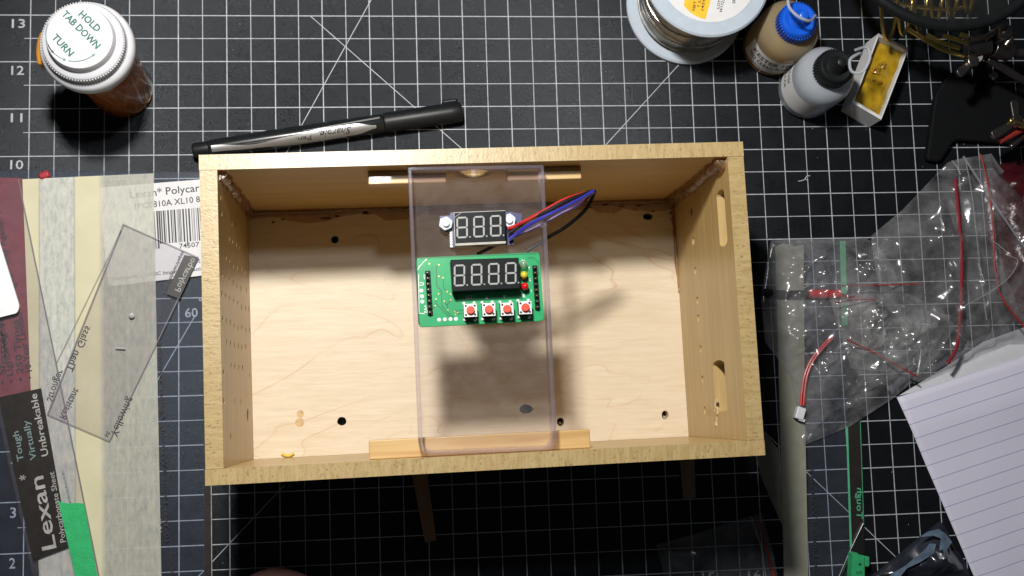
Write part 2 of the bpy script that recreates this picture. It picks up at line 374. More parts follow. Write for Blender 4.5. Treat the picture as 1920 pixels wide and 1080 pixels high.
def crumple(name, pts, z0, amp, mats, base, parent=None, seed=0, maxe=.11, scale=1.1, second=True, dome=.3, fold=1.0, ridges=(), rh=.06, rw=.11):
    """creased plastic film laid over an outline"""
    bm = bmesh.new(); vs = [bm.verts.new((p[0], p[1], 0)) for p in pts]
    bm.faces.new(vs); bmesh.ops.triangulate(bm, faces=bm.faces[:])
    for _ in range(9):
        e = [x for x in bm.edges if x.calc_length() > maxe]
        if not e: break
        bmesh.ops.subdivide_edges(bm, edges=e, cuts=1); bmesh.ops.triangulate(bm, faces=[f for f in bm.faces if len(f.verts) > 3])
    bound = [Vector(p[:2]) for p in pts]; nb = len(bound)
    def edist(q):
        m_ = 9
        for i in range(nb):
            a = bound[i - 1]; b = bound[i]; t = max(0, min(1, (q - a).dot(b - a) / (b - a).length_squared)); m_ = min(m_, (q - (a + (b - a) * t)).length)
        return m_
    bm.verts.ensure_lookup_table()
    for v in bm.verts:
        q = Vector((v.co.x * scale + seed * 7.3, v.co.y * scale, seed * 3.1))
        wq = q + .35 * noise.noise_vector(q * 1.3)
        d1 = noise.voronoi(wq)[0]; c1 = d1[1] - d1[0]
        d2 = noise.voronoi(wq * 2.7)[0]; c2 = d2[1] - d2[0]
        d3 = noise.voronoi(wq * 6.1)[0]; c3 = d3[1] - d3[0]
        n_ = noise.noise(q * .8)
        e = min(1, edist(Vector((v.co.x, v.co.y))) / .5); e = e * e * (3 - 2 * e)
        h = dome * e + amp * e * (.6 * (1 - min(1, c1 * 1.6)) * fold + .22 * (1 - min(1, c2 * 1.8)) + .035 * (1 - min(1, c3 * 2)) + .7 * n_)
        if ridges:
            p2 = Vector((v.co.x, v.co.y)); m_ = 9
            for rl_ in ridges:
                for a, b in zip(rl_, rl_[1:]):
                    a = Vector(a[:2]); b = Vector(b[:2]); t = max(0, min(1, (p2 - a).dot(b - a) / (b - a).length_squared)); m_ = min(m_, (p2 - (a + (b - a) * t)).length)
            h += rh * max(0, 1 - m_ / rw)
        v.co.z = z0 + max(.006, h)
    g = G(); bm.verts.index_update(); g.add([tuple(v.co) for v in bm.verts], [tuple(x.index for x in f.verts) for f in bm.faces])
    bm.free()
    if second: g.poly([(p[0], p[1], z0) for p in pts])
    return mk(name, g, mats, base, parent, smooth=50)
def sub(me_obj, cutters, base):
    """cut the shapes in the builder `cutters` out of an object"""
    c = mk('cutter', cutters, 'black', base, None, smooth=0)
    if me_obj.parent: c.location = (0, 0, 0); c.parent = me_obj.parent
    md = me_obj.modifiers.new('cut', 'BOOLEAN'); md.object = c; md.solver = 'EXACT'; md.operation = 'DIFFERENCE'
    bpy.context.view_layer.update()
    dg = bpy.context.evaluated_depsgraph_get(); nm = bpy.data.meshes.new_from_object(me_obj.evaluated_get(dg))
    me_obj.modifiers.clear(); old = me_obj.data; me_obj.data = nm; bpy.data.meshes.remove(old)
    cm = c.data; bpy.data.objects.remove(c); bpy.data.meshes.remove(cm)
    nm.polygons.foreach_set('use_smooth', [False] * len(nm.polygons))
# ------------------------------------------------------------------ the surface
g = G(); g.box((10.5, 7, -.62), (40, 30, 1)); o = mk('desk_top', g, 'desk', (10.5, 7, -1.12)); o['kind'] = 'structure'
T = Thing('cutting_mat', 'black self-healing cutting mat with white half-inch grid and numbers', 'cutting mat', (10.5, 7, -.12))
g = G(); g.prism(rpoly([(-1.1, -.9), (23.1, -.9), (23.1, 16.1), (-1.1, 16.1)], .3), -.12, 0); T.part('mat_sheet', g, 'mat')
g = G(); ZP = .004
for k in range(0, 45): g.line((k * .5, .0), (k * .5, 15.5), .0205 if k % 2 == 0 else .0165, ZP)
for k in range(0, 32):
    full = k % 2 == 0
    g.line((-.75 if full else -.12, k * .5), (22.4 if full else 22.12, k * .5), .0205 if full else .0165, ZP + .0008)
T.part('printed_grid', g, 'print', smooth=0)
g = G()
for a, b in (((10.95, 9.0), (15.2, 13.45)), ((7.15, 13.55), (5.2, 10.0)), ((5.75, 13.0), (9.4, 9.62)), ((3.32, 6.62), (1.0, 2.6)), ((5.1, 3.13), (2.2, .2)), ((14.5, 4.55), (18.6, .42))):
    g = G(); g.line(a, b, .017, ZP + .0016); T.part('angle_line', g, 'print', smooth=0)
for t, p0, p1, h in (('13', (-0.375, 12.727, 0.005), (-0.108, 12.727, 0.005), .185), ('12', (-0.371, 11.725, 0.005), (-0.117, 11.724, 0.005), .185), ('11', (-0.368, 10.721, 0.005), (-0.135, 10.720, 0.005), .185), ('10', (-0.364, 9.738, 0.005), (-0.106, 9.735, 0.005), .185), ('3', (-0.268, 2.700, 0.005), (-0.152, 2.699, 0.005), .2), ('2', (-0.269, 1.716, 0.005), (-0.153, 1.715, 0.005), .2), ('4', (-0.267, 3.693, 0.005), (-0.155, 3.693, 0.005), .2),
                     ('60', (3.128, 6.604, 0.005), (3.384, 6.608, 0.005), .185), ('°', (3.406, 6.795, 0.005), (3.470, 6.795, 0.005), .2), ('16', (14.664, 0.775, 0.005), (14.941, 0.773, 0.005), .2), ('15', (13.678, 0.778, 0.005), (13.952, 0.776, 0.005), .2)):
    g = G(); lettering(g, t, p0, p1, h); T.part('printed_number', g, 'print', smooth=0)
# ------------------------------------------------------------------ wooden box
BC = (8.95, 6.27); BA = math.radians(.9); HW, HD, H = 4.765, 2.785, 4.35; TS, TL = .30, .265; FZ = .35
def bw(u, v): return (BC[0] + u * math.cos(BA) - v * math.sin(BA), BC[1] + u * math.sin(BA) + v * math.cos(BA))
def bxy(u0, u1, v0, v1): return [bw(u0, v0), bw(u1, v0), bw(u1, v1), bw(u0, v1)]
T = Thing('wooden_box', 'open varnished wooden box with drilled sides standing on the cutting mat', 'box', (*BC, 0))
def wallpart(poly, mats, z1=H):
    g = G(); g.prism(poly, .004, z1); g.m[1] = 1
    return T.part('wall', g, mats, smooth=0)
topw = wallpart(bxy(-HW, HW, HD - TL, HD), ['wall_x', 'edge_x']); botw = wallpart(bxy(-HW, HW, -HD, -HD + TL), ['wall_x', 'edge_x'])
lefw = wallpart(bxy(-HW + .006, -HW + TS, -HD + TL + .004, HD - TL - .004), ['wall_y', 'edge_y'], H - .012); rigw = wallpart(bxy(HW - TS, HW - .006, -HD + TL + .004, HD - TL - .004), ['wall_y', 'edge_y'], H - .008)
def cyl_u(g, v, z, r, u0, u1, seg=10, sz=1):
    vs = []; n = seg
    for u in (u0, u1):
        for j in range(n):
            a = 2 * math.pi * j / n; x, y = bw(u, v + r * math.cos(a)); vs.append((x, y, z + r * sz * math.sin(a)))
    g.add(vs, [tuple(range(n - 1, -1, -1)), tuple(range(n, 2 * n))] + [(i, (i + 1) % n, n + (i + 1) % n, n + i) for i in range(n)])
def cyl_v(g, u, z, r, v0, v1, seg=28):
    vs = []; n = seg
    for v in (v1, v0):
        for j in range(n):
            a = 2 * math.pi * j / n; x, y = bw(u + r * math.cos(a), v); vs.append((x, y, z + r * math.sin(a)))
    g.add(vs, [tuple(range(n - 1, -1, -1)), tuple(range(n, 2 * n))] + [(i, (i + 1) % n, n + (i + 1) % n, n + i) for i in range(n)])
LH = [(2.115, 4.025), (1.840, 3.939), (1.886, 2.694), (1.941, 2.102), (1.551, 3.044), (1.557, 2.664), (1.569, 2.163), (1.598, 1.723), (1.634, 1.148), (1.142, 3.526), (1.138, 3.107), (1.103, 2.613), (1.137, 2.127), (1.201, 1.522), (1.191, 0.991), (0.750, 4.039), (0.758, 3.639), (0.773, 3.162), (0.774, 2.665), (0.770, 2.187), (0.771, 1.641), (0.847, 0.814), (0.856, 0.445), (0.418, 4.086), (0.419, 3.688), (0.426, 3.215), (0.440, 2.657), (0.448, 2.134), (0.425, 1.588), (0.465, 1.003), (0.495, 0.513)]
LH += [(-0.016, 4.070), (-0.009, 3.646), (-0.001, 3.181), (-0.021, 2.678), (-0.029, 2.169), (0.027, 1.648), (0.024, 1.037), (0.057, 0.516), (-0.375, 3.641), (-0.376, 3.198), (-0.375, 2.691), (-0.361, 2.202), (-0.355, 1.691), (-0.302, 1.121), (-0.764, 3.196), (-0.764, 2.711), (-0.766, 2.179), (-0.746, 1.687), (-0.926, 4.106), (-0.853, 0.634), (-1.407, 4.138), (-1.391, 2.812), (-1.387, 1.986), (-2.015, 3.430), (-2.084, 4.235)]
g = G()
for v, z in LH:
    if .5 < z < 4.2 and abs(v) < 2.45: cyl_u(g, v, z, random.uniform(.054, .068), -HW - .2, -HW + TS + .2, 8)
for v, z in [(-1.643, 1.064)]: cyl_u(g, v, max(z, .62), .13, -HW - .2, -HW + TS + .2, 14)
sub(lefw, g, T.b)
g = G()
for v, z in [(1.994, 1.718), (1.398, 1.711), (0.795, 1.702), (0.193, 1.712), (-0.158, 1.684), (-0.777, 1.708), (-1.379, 1.696), (-1.989, 1.720)]: cyl_u(g, v, z, .085, HW - TS - .2, HW + .2, 12)
S1 = [(2.022, 3.509), (0.992, 3.573), (1.456, 3.991)]; S2 = [(-1.058, 2.501), (-2.043, 2.625), (-1.556, 3.268)]
for (va, za), (vb, zb), (vc, zc_) in (S1, S2):
    zc = (za + zc_) / 2; hz_ = abs(zc_ - za) / 2; n = 8; pr = []
    for j in range(n + 1): a = math.pi * j / n; pr.append((va - .08 + .09 * math.sin(a), zc + hz_ * math.cos(a)))
    for j in range(n + 1): a = math.pi + math.pi * j / n; pr.append((vb + .08 + .09 * math.sin(a), zc + hz_ * math.cos(a)))
    m_ = len(pr); vs = [(*bw(HW - TS - .2, v), z) for v, z in pr] + [(*bw(HW + .2, v), z) for v, z in pr]
    g.add(vs, [tuple(range(m_)), tuple(range(2 * m_ - 1, m_ - 1, -1))] + [((i + 1) % m_, i, m_ + i, m_ + (i + 1) % m_) for i in range(m_)])
sub(rigw, g, T.b)
g = G(); cyl_v(g, -.04, 3.46, .36, HD - TL - .2, HD + .2); sub(topw, g, T.b)
g = G(); g.prism(bxy(-HW + TS + .003, HW - TS - .003, -HD + TL + .003, HD - TL - .003), .1, FZ); flo = T.part('floor', g, 'floor', smooth=0)
g = G()
def hole(p, r, ex=1, n=14):
    pts = [(p[0] + r * ex * math.cos(2 * math.pi * i / n) * random.uniform(.93, 1.06), p[1] + r * math.sin(2 * math.pi * i / n) * random.uniform(.93, 1.06)) for i in range(n)]
    g.prism(pts, -.2, 1)
for p, r, ex in (((6.211, 8.110, 0.350), .082, 1), ((6.289, 4.379, 0.350), .088, 1.1), ((10.051, 4.502, 0.350), .095, 1.5), ((10.763, 4.216, 0.350), .088, .9), ((12.971, 4.284, 0.350), .09, .85), ((12.806, 8.486, 0.350), .075, 1.45)): hole(p, r, ex)
sub(flo, g, T.b)
# screws glimpsed in the holes
for p in ((13.001, 4.250, 0.120), (10.784, 4.192, 0.120)):
    g = G(); g.lathe((p[0], p[1], .0), [(.02, .01), (.045, .02), (.05, .09), (.02, .12)], 10); T.part('screw', g, 'solder', parent=flo)
g = G()
for p, r in (((5.460, 4.557, 0.352), .075), ((5.447, 4.386, 0.352), .09)): g.disc((p[0], p[1], FZ + .002), r, 18)
T.part('knot', g, 'knot', parent=flo, smooth=0)
CZ = 3.90                                   # the cleats carry the clear tray
def cleat(u0, u1, v0, v1, z0, z1, mat='cleat'):
    g = G(); g.prism(bxy(u0, u1, v0, v1), z0, z1); return T.part('cleat', g, mat, smooth=0, bevel=.02)
uu = lambda p: (p[0] - BC[0]) * math.cos(BA) + (p[1] - BC[1]) * math.sin(BA)
vi = HD - TL - .002
cleat(uu((6.985, 8.628, 3.900)), uu((8.367, 8.612, 3.900)), vi - .235, vi, CZ - .26, CZ); cleat(uu((9.456, 8.695, 3.900)), uu((10.798, 8.680, 3.900)), vi - .235, vi, CZ - .26, CZ)
cleat(uu((6.911, 3.874, 3.900)), uu((10.764, 3.872, 3.900)), -vi, -vi + .33, CZ - .26, CZ)
# hot glue in the corners of the back wall and along the floor
def glue(path, r, seed):
    g = G(); P = catmull([Vector(p) for p in path], 9); vs = []; fs = []; n = 10; up = None
    for i, p in enumerate(P):
        t = (P[min(i + 1, len(P) - 1)] - P[max(i - 1, 0)]).normalized()
        if up is None: up = t.orthogonal().normalized()
        up = (up - t * up.dot(t)).normalized(); sd = t.cross(up)
        q = r * (.75 + .5 * noise.noise(Vector((i * .35, seed, 0))) + .25 * noise.noise(Vector((i * 1.1, seed, 4))))
        for j in range(n): a = 2 * math.pi * j / n; vs.append(p + (up * math.cos(a) + sd * math.sin(a)) * q * (1 + .2 * noise.noise(Vector((i * .6, j * .9, seed)))))
    for i in range(len(P) - 1):
        for j in range(n): a, b = i * n + j, i * n + (j + 1) % n; fs.append((a, b, b + n, a + n))
    fs += [tuple(range(n - 1, -1, -1)), tuple(range((len(P) - 1) * n, len(P) * n))]
    g.add(vs, fs); return T.part('glue_bead', g, 'glue', smooth=60)
ui = HW - TS - .02; va = vi - .02
glue([(*bw(ui, va), 4.22), (*bw(ui - .03, va), 3.4), (*bw(ui - .02, va - .03), 2.2), (*bw(ui - .05, va), 1.2), (*bw(ui - .06, va - .03), .45)], .20, 1)
glue([(*bw(-ui, va), 4.15), (*bw(-ui + .02, va), 3.2), (*bw(-ui + .03, va), 2.0), (*bw(-ui + .03, va), .5)], .15, 2)
glue([(*bw(-ui + .05, va), .38)] + [(*bw(-ui + k, va + .02 * math.sin(k * 3)), .36) for k in (1.2, 2.4, 3.6, 4.8, 6, 7.2, 8.2)] + [(*bw(ui - .05, va), .38)], .09, 3)
glue([(*bw(ui, va - .1), .36), (*bw(ui, va - .8), .34), (*bw(ui + .03, va - 2), .33)], .06, 5)
def smear(p, lx, ly, seed, z=FZ + .012, parent=None):
    g = G(); n = 16; pts = []
    for i in range(n):
        a = 2 * math.pi * i / n; q = .75 + .6 * noise.noise(Vector((math.cos(a) * 1.5, math.sin(a) * 1.5, seed * 2.3)))
        pts.append((p[0] + lx * q * math.cos(a), p[1] + ly * q * math.sin(a)))
    g.prism(pts, z - .011, z); return T.part('glue_residue', g, 'burn', parent=flo, smooth=0)
rnd = random.Random(5)
for i, (x, y, lx, ly) in enumerate(((500,387,.07,.03),(532,384,.05,.02),(576,384,.12,.022),(618,381,.10,.022),(655,382,.08,.03),(512,417,.04,.03),(530,408,.05,.02),(612,409,.16,.035),(630,405,.06,.04),(685,399,.10,.04),(735,388,.10,.03),(1135,372,.10,.02),(1165,364,.09,.018),(1200,382,.10,.025),(1145,381,.10,.03),(1225,396,.05,.03),(1257,399,.03,.03),(1258,411,.022,.022),(1268,425,.02,.02),(1165,456,.012,.012),(1245,385,.05,.02),(1090,390,.08,.02),(1180,384,.12,.03))):
    pass
for i, (p, lx, ly) in enumerate((((4.833, 8.787, 0.360),.07,.03),((5.655, 8.752, 0.360),.12,.022),((6.113, 8.768, 0.360),.10,.022),((6.517, 8.784, 0.360),.08,.03),((4.960, 8.485, 0.360),.04,.03),((5.155, 8.548, 0.360),.05,.02),((6.044, 8.557, 0.360),.16,.03),((6.263, 8.598, 0.360),.06,.04),((6.843, 8.656, 0.360),.10,.035),((7.395, 8.715, 0.360),.10,.03),((11.896, 8.762, 0.360),.12,.03),((12.238, 8.711, 0.360),.09,.018),((12.642, 8.729, 0.360),.10,.025),((12.925, 8.598, 0.360),.05,.03),((13.294, 8.558, 0.360),.03,.03),((13.299, 8.419, 0.360),.022,.022),((13.406, 8.256, 0.360),.02,.02),((12.203, 7.922, 0.360),.012,.012),((11.549, 8.699, 0.360),.09,.02),((11.035, 8.672, 0.360),.08,.02))): smear(p, lx, ly, i)
g = G(); nn_ = 90; us = [-HW + TS + .02 + (2 * HW - 2 * TS - .04) * k / nn_ for k in range(nn_ + 1)]
g.prism([bw(u, vi - .01) for u in us] + [bw(u, vi - .20 - .16 * noise.noise(Vector((u * 1.1, 3, 0))) - .10 * noise.noise(Vector((u * 4, 8, 0)))) for u in us[::-1]], FZ + .0005, FZ + .003); T.part('glue_film', g, 'glue_film', parent=flo, smooth=0)
# torn plug of wood below the lower slot, splinters at its lip
g = G()
for i in range(12):
    v_, z_ = S2[1][0] + rnd.uniform(-.22, .25), (S2[0][1] + S2[1][1]) / 2 + rnd.uniform(-.08, .1)
    x, y = bw(HW - TS - .008, v_); g.box((x, y, z_), (.03, rnd.uniform(.05, .14), rnd.uniform(.02, .05)), rnd.uniform(-.3, .3))
T.part('splinter', g, 'tear', parent=rigw, smooth=0)
# ------------------------------------------------------------------ clear tray over the box
tp = [(7.668, 8.753, 4.300), (10.071, 8.764, 4.300), (10.125, 3.715, 4.300), (7.759, 3.748, 4.300)]
TY = Thing('clear_tray', 'shallow clear acrylic tray bridging the wooden box', 'tray', ((tp[0][0] + tp[1][0]) / 2, 6.26, CZ + .003))
out = rpoly([(7.68, 8.745), (10.07, 8.755), (10.12, 3.785), (7.755, 3.775)], [.04, .04, .27, .27], 8)
ctr = Vector((8.9, 6.26)); tk = .07
inn = rpoly([(7.68 + tk, 8.745 - tk), (10.07 - tk, 8.755 - tk), (10.12 - tk, 3.785 + tk), (7.755 + tk, 3.775 + tk)], [.02, .02, .2, .2], 8)
z0, z1, zt = CZ + .003, CZ + .07, CZ + .40
g = G(); g.prism(out, z0, z1); TY.part('base_plate', g, 'acrylic', smooth=0)
n = len(out); g = G()
side = lambda z: z
vs = [(x, y, z1 + .001) for x, y in out] + [(x, y, zt) for x, y in out] + [(x, y, zt) for x, y in inn] + [(x, y, z1 + .001) for x, y in inn]
fs = []
for i in range(n):
    j = (i + 1) % n
    fs += [(i, j, n + j, n + i), (n + i, n + j, 2 * n + j, 2 * n + i), (2 * n + i, 2 * n + j, 3 * n + j, 3 * n + i)]
g.add(vs, fs); TY.part('rim', g, 'acrylic_edge', smooth=30, bevel=.016)
# ------------------------------------------------------------------ green controller board
PB = z1 + .001; PT = PB + .065
pc = [(7.784, 7.190, 4.050), (9.952, 7.247, 4.050), (10.002, 6.014, 4.050), (7.809, 5.969, 4.050)]
T = Thing('controller_board', 'green circuit board with four-digit display and four red buttons in clear tray', 'circuit board', (sum(p[0] for p in pc) / 4, sum(p[1] for p in pc) / 4, PB))
g = G(); g.prism(rpoly([(7.780, 7.186, 4.050), (9.968, 7.246, 4.050), (10.006, 6.022, 4.050), (7.806, 5.966, 4.050)], [.08, .08, .09, .09]), PB, PT); T.part('board', g, 'pcb_green', smooth=0, bevel=.008)
def seg_digit(g, bl, ex, ey, wd, ht, z, th=.2, dot=True):
    """seven bevelled bars of one digit, bl = lower left corner"""
    t = wd * th; gap = t * .18
    def bar(a, b):
        a = Vector(a); b = Vector(b); d = (b - a).normalized(); nn = Vector((-d.y, d.x)); h = t / 2
        pts = [a + d * gap, a + d * (gap + h) + nn * h, b - d * (gap + h) + nn * h, b - d * gap, b - d * (gap + h) - nn * h, a + d * (gap + h) - nn * h]
        sl = .055
        g.poly([(*(Vector(bl[:2]) + ex * (p.x + sl * (p.y - ht / 2)) + ey * p.y), z) for p in pts])
    h2 = t / 2; x0, x1, y0, y1, ym = h2, wd - h2, h2, ht - h2, ht / 2
    for a, b in (((x0, y0), (x1, y0)), ((x0, ym), (x1, ym)), ((x0, y1), (x1, y1)), ((x0, y0), (x0, ym)), ((x0, ym), (x0, y1)), ((x1, y0), (x1, ym)), ((x1, ym), (x1, y1))): bar(a, b)
    if dot:
        q = Vector(bl[:2]) + ex * (wd + t * .9) + ey * (t * .5); g.disc((q.x, q.y, z), t * .48, 10)
def display(T, corners, zb, ztop, digits, dw, dh, first, step, mats, band=None, lip=True):
    """corners tl,tr,br,bl of the face; digits laid along the lower edge direction"""
    tl, tr, br, bl = (Vector(c[:2]) for c in corners)
    g = G(); g.prism([tl, tr, br, bl], zb, ztop); d = T.part('display', g, mats, smooth=0, bevel=.012)
    ex = (br - bl).normalized(); ey = Vector((-ex.y, ex.x))
    for i in range(digits):
        g = G(); q = Vector(first[:2]) + ex * step * i; seg_digit(g, q, ex, ey, dw, dh, ztop + .002, .15); T.part('digit', g, 'seg', parent=d, smooth=0)
    return d
dd = display(T, [(8.377, 7.094, 4.360), (9.561, 7.108, 4.360), (9.564, 6.571, 4.360), (8.398, 6.542, 4.360)], PT + .001, 4.36, 4, .195, .375, (8.431, 6.629, 4.360), .2965, 'face')
ea = Vector(pc[2][:2]) - Vector(pc[3][:2]); ang = math.atan2(ea.y, ea.x)
for q in [(8.700, 6.218, 4.300), (9.018, 6.224, 4.300), (9.334, 6.224, 4.300), (9.652, 6.242, 4.300)]:
    g = G(); g.box((q[0], q[1], (PT + 4.27) / 2), (.215, .215, 4.27 - PT - .002), ang); b = T.part('push_button', g, 'black', smooth=0, bevel=.01)
    g = G(); g.box((q[0], q[1], 4.279), (.225, .225, .016), ang); T.part('steel_cover', g, 'btn_case', parent=b, smooth=0)
    g = G(); g.lathe((q[0], q[1], 4.288), [(.072, 0), (.070, .05), (.06, .062)], 20); T.part('plunger', g, 'btn_red', parent=b)
    g = G(); ca, sa = math.cos(ang), math.sin(ang)
    for dx in (-.078, .078):
        for dy in (-.078, .078): g.disc((q[0] + dx * ca - dy * sa, q[1] + dx * sa + dy * ca, 4.2885), .02, 10)
    T.part('rivet', g, 'black', parent=b, smooth=0)
    g = G()
    for dx in (-.09, .09):
        for dy in (-.145, .145): g.lathe((q[0] + dx * ca - dy * sa, q[1] + dx * sa + dy * ca, PT), [(.034, .0005), (.028, .03), (.012, .05)], 10)
    T.part('solder_lug', g, 'white_print2', parent=b)
for q, mt in (((9.661, 7.017, 4.250), 'led_clr'), ((9.663, 6.829, 4.250), 'led_yel'), ((9.671, 6.626, 4.250), 'led_red')):
    g = G(); r = .066; g.lathe((q[0], q[1], PT + .001), [(r * 1.1, 0), (r * 1.1, .03), (r, .035), (r, .14)] + [(r * math.cos(a), .14 + r * math.sin(a)) for a in (.4, .8, 1.15, 1.45)], 20); T.part('indicator_lamp', g, mt, smooth=50)
def lerp(a, b, t): return tuple(a[i] + (b[i] - a[i]) * t for i in range(3))
for a, b in (((7.977, 6.906, 4.100), (8.001, 6.215, 4.100)), ((9.857, 6.962, 4.100), (9.882, 6.263, 4.100))):
    for k in range(8):
        q = lerp(a, b, k / 7); g = G(); g.lathe((q[0], q[1], PT), [(.038, .0005), (.030, .03), (.016, .045), (.016, .13), (.008, .14)], 10, 0); T.part('header_pin', g, 'gold' if k % 3 else 'solder')
        g = G(); g.box((q[0] + .012, q[1], PT + .028), (.088, .085, .05), ang); T.part('pin_collar', g, 'black_gloss', smooth=0, bevel=.01)
for q in [(8.167, 6.087, 4.100), (8.267, 6.092, 4.100), (8.365, 6.094, 4.100), (8.460, 6.095, 4.100), (7.872, 6.604, 4.100), (7.879, 6.504, 4.100), (7.883, 6.411, 4.100)]:
    g = G(); g.lathe((q[0], q[1], PT), [(.034, .0005), (.034, .004), (.016, .012), (.010, .006)], 14); T.part('solder_pad', g, 'white_print2')
g = G(); zz = PT + .0025
for path in ([(8.186, 7.051, 4.100), (8.142, 7.012, 4.100), (8.141, 6.677, 4.100), (8.216, 6.602, 4.100), (8.224, 6.326, 4.100), (8.351, 6.175, 4.100), (8.442, 6.119, 4.100)], [(8.253, 6.823, 4.100), (8.259, 6.651, 4.100), (8.319, 6.577, 4.100)], [(8.120, 6.452, 4.100), (8.118, 6.375, 4.100), (8.320, 6.161, 4.100), (8.365, 6.121, 4.100)], [(8.382, 6.431, 4.100), (8.310, 6.347, 4.100), (8.323, 6.258, 4.100)], [(8.265, 6.410, 4.100), (8.310, 6.339, 4.100)], [(7.852, 7.171, 4.100), (8.566, 7.192, 4.100), (9.914, 7.221, 4.100)], [(9.753, 7.134, 4.100), (9.848, 7.151, 4.100), (9.940, 7.071, 4.100), (9.939, 6.826, 4.100)], [(8.446, 6.227, 4.100), (8.585, 6.255, 4.100)], [(8.460, 6.188, 4.100), (8.583, 6.185, 4.100)], [(8.030, 6.253, 4.100), (8.109, 6.328, 4.100)]):
    for a, b in zip(path, path[1:]): g.line(a, b, .018, zz)
T.part('copper_trace', g, 'pcb_trace', smooth=0)
g = G()
for q in [(8.023, 7.074, 4.100), (8.186, 7.051, 4.100), (8.181, 6.852, 4.100), (8.253, 6.823, 4.100), (8.168, 6.544, 4.100), (8.319, 6.577, 4.100), (8.120, 6.452, 4.100), (8.377, 6.431, 4.100), (8.265, 6.410, 4.100), (8.323, 6.258, 4.100), (8.106, 6.336, 4.100), (8.442, 6.224, 4.100), (8.491, 6.208, 4.100), (8.456, 6.176, 4.100), (8.380, 6.535, 4.100), (7.849, 7.031, 4.100), (7.968, 7.149, 4.100)]: g.disc((q[0], q[1], zz + .001), .014, 8)
T.part('via', g, 'gold', smooth=0)
g = G(); zz = PT + .0045
for path in ([(7.809, 6.965, 4.100), (7.857, 7.034, 4.100), (7.968, 7.156, 4.100)], [(7.830, 6.894, 4.100), (7.821, 6.211, 4.100), (7.913, 6.202, 4.100)], [(7.841, 6.699, 4.100), (7.910, 6.702, 4.100), (7.911, 6.744, 4.100), (7.845, 6.741, 4.100)], [(9.642, 7.105, 4.100), (9.697, 7.099, 4.100), (9.742, 7.051, 4.100)]):
    for a, b in zip(path, path[1:]): g.line(a, b, .012, zz)
for t, a, b, h in (('SET', (8.637, 6.437, 4.100), (8.764, 6.440, 4.100), .06), ('OK', (9.588, 6.442, 4.100), (9.694, 6.444, 4.100), .06), ('G', (9.762, 6.728, 4.100), (9.794, 6.729, 4.100), .05), ('Y', (9.754, 6.940, 4.100), (9.793, 6.941, 4.100), .045), ('T', (9.787, 6.523, 4.100), (9.813, 6.524, 4.100), .05)): lettering(g, t, a, b, h, zz)
for q, up in (((9.006, 6.455, 4.100), 1), ((9.318, 6.461, 4.100), -1)): g.poly([(q[0] - .03, q[1] - .03 * up, zz), (q[0] + .03, q[1] - .03 * up, zz), (q[0], q[1] + .035 * up, zz)])
lettering(g, 'CLK', (7.923, 6.799, 4.100), (7.915, 6.892, 4.100), .07, zz, mirror=True); lettering(g, '5V+', (7.909, 6.209, 4.100), (7.902, 6.349, 4.100), .06, zz, mirror=True)
T.part('silkscreen', g, 'white_print2', smooth=0)
# ------------------------------------------------------------------ small voltmeter
q0 = (8.927, 7.682, 4.050)
T = Thing('voltmeter_module', 'small three-digit panel meter with red, black and blue wires in clear tray', 'panel meter', (q0[0], q0[1], PB))
g = G(); g.prism([(8.411, 7.975, 4.050), (9.519, 7.974, 4.050), (9.515, 7.386, 4.050), (8.394, 7.352, 4.050)], PB, PT); bd = T.part('board', g, 'pcb_blue', smooth=0)
g = G(); g.prism([(8.227, 7.915, 4.050), (8.449, 7.927, 4.050), (8.449, 7.674, 4.050), (8.323, 7.613, 4.050), (8.217, 7.686, 4.050)], PB, PT - .002); T.part('mounting_ear', g, 'pcb_blue', parent=bd, smooth=0)
g = G(); g.prism([(9.522, 7.958, 4.050), (9.676, 7.940, 4.050), (9.679, 7.781, 4.050), (9.574, 7.719, 4.050), (9.514, 7.735, 4.050)], PB, PT - .002); T.part('mounting_ear', g, 'pcb_blue', parent=bd, smooth=0)
dd = display(T, [(8.455, 7.933, 4.300), (9.362, 7.953, 4.300), (9.349, 7.367, 4.300), (8.460, 7.337, 4.300)], PT + .001, 4.30, 3, .198, .375, (8.504, 7.472, 4.302), .293, 'face')
g = G(); a, b, c, d = [(8.464, 7.383, 4.300), (9.349, 7.409, 4.300), (9.349, 7.370, 4.300), (8.462, 7.343, 4.300)]; g.prism([a, b, c, d], 4.3005, 4.304); T.part('lower_lip', g, 'cream', parent=dd, smooth=0)
g = G(); 
for a, b in zip([(8.458, 7.926, 4.304), (9.358, 7.948, 4.304)], [(8.458, 7.926, 4.304), (9.358, 7.948, 4.304)][1:]): g.line(a, b, .012, 4.3035)
a, b = [(8.461, 7.922, 4.304), (8.467, 7.383, 4.304)]; g.line(a, b, .014, 4.3035); a, b = [(8.464, 7.835, 4.304), (8.590, 7.924, 4.304)]; g.line(a, b, .008, 4.3035)
T.part('face_edge', g, 'lgrey_ink', parent=dd, smooth=0)
for q in [(8.324, 7.764, 4.200), (9.435, 7.801, 4.200)]:
    g = G(); vs = [(q[0] + .128 * math.cos(math.pi / 3 * i + .35), q[1] + .128 * math.sin(math.pi / 3 * i + .35)) for i in range(6)]; g.prism(vs, PT + .001, PT + .13); nt_ = T.part('nylon_nut', g, 'nylon', smooth=0, bevel=.018)
    g = G(); g.lathe((q[0], q[1], PT + .132), [(.068, 0), (.066, .05), (.05, .062)], 18); T.part('bolt_end', g, 'nylon', parent=nt_)
for k in range(6):
    q = lerp((8.414, 7.627, 4.100), (8.415, 7.380, 4.100), k / 5); g = G(); g.lathe((q[0], q[1], PT), [(.026, .0005), (.026, .006), (.014, .009), (.008, .004)], 12); T.part('solder_pad', g, 'white_print2')
wz = [4.2, 4.28, 4.42, 4.46, 4.42, 4.34, 4.26]
def wpath(pts, zs): return [(p[0], p[1], z) for p, z in zip(pts, zs)]
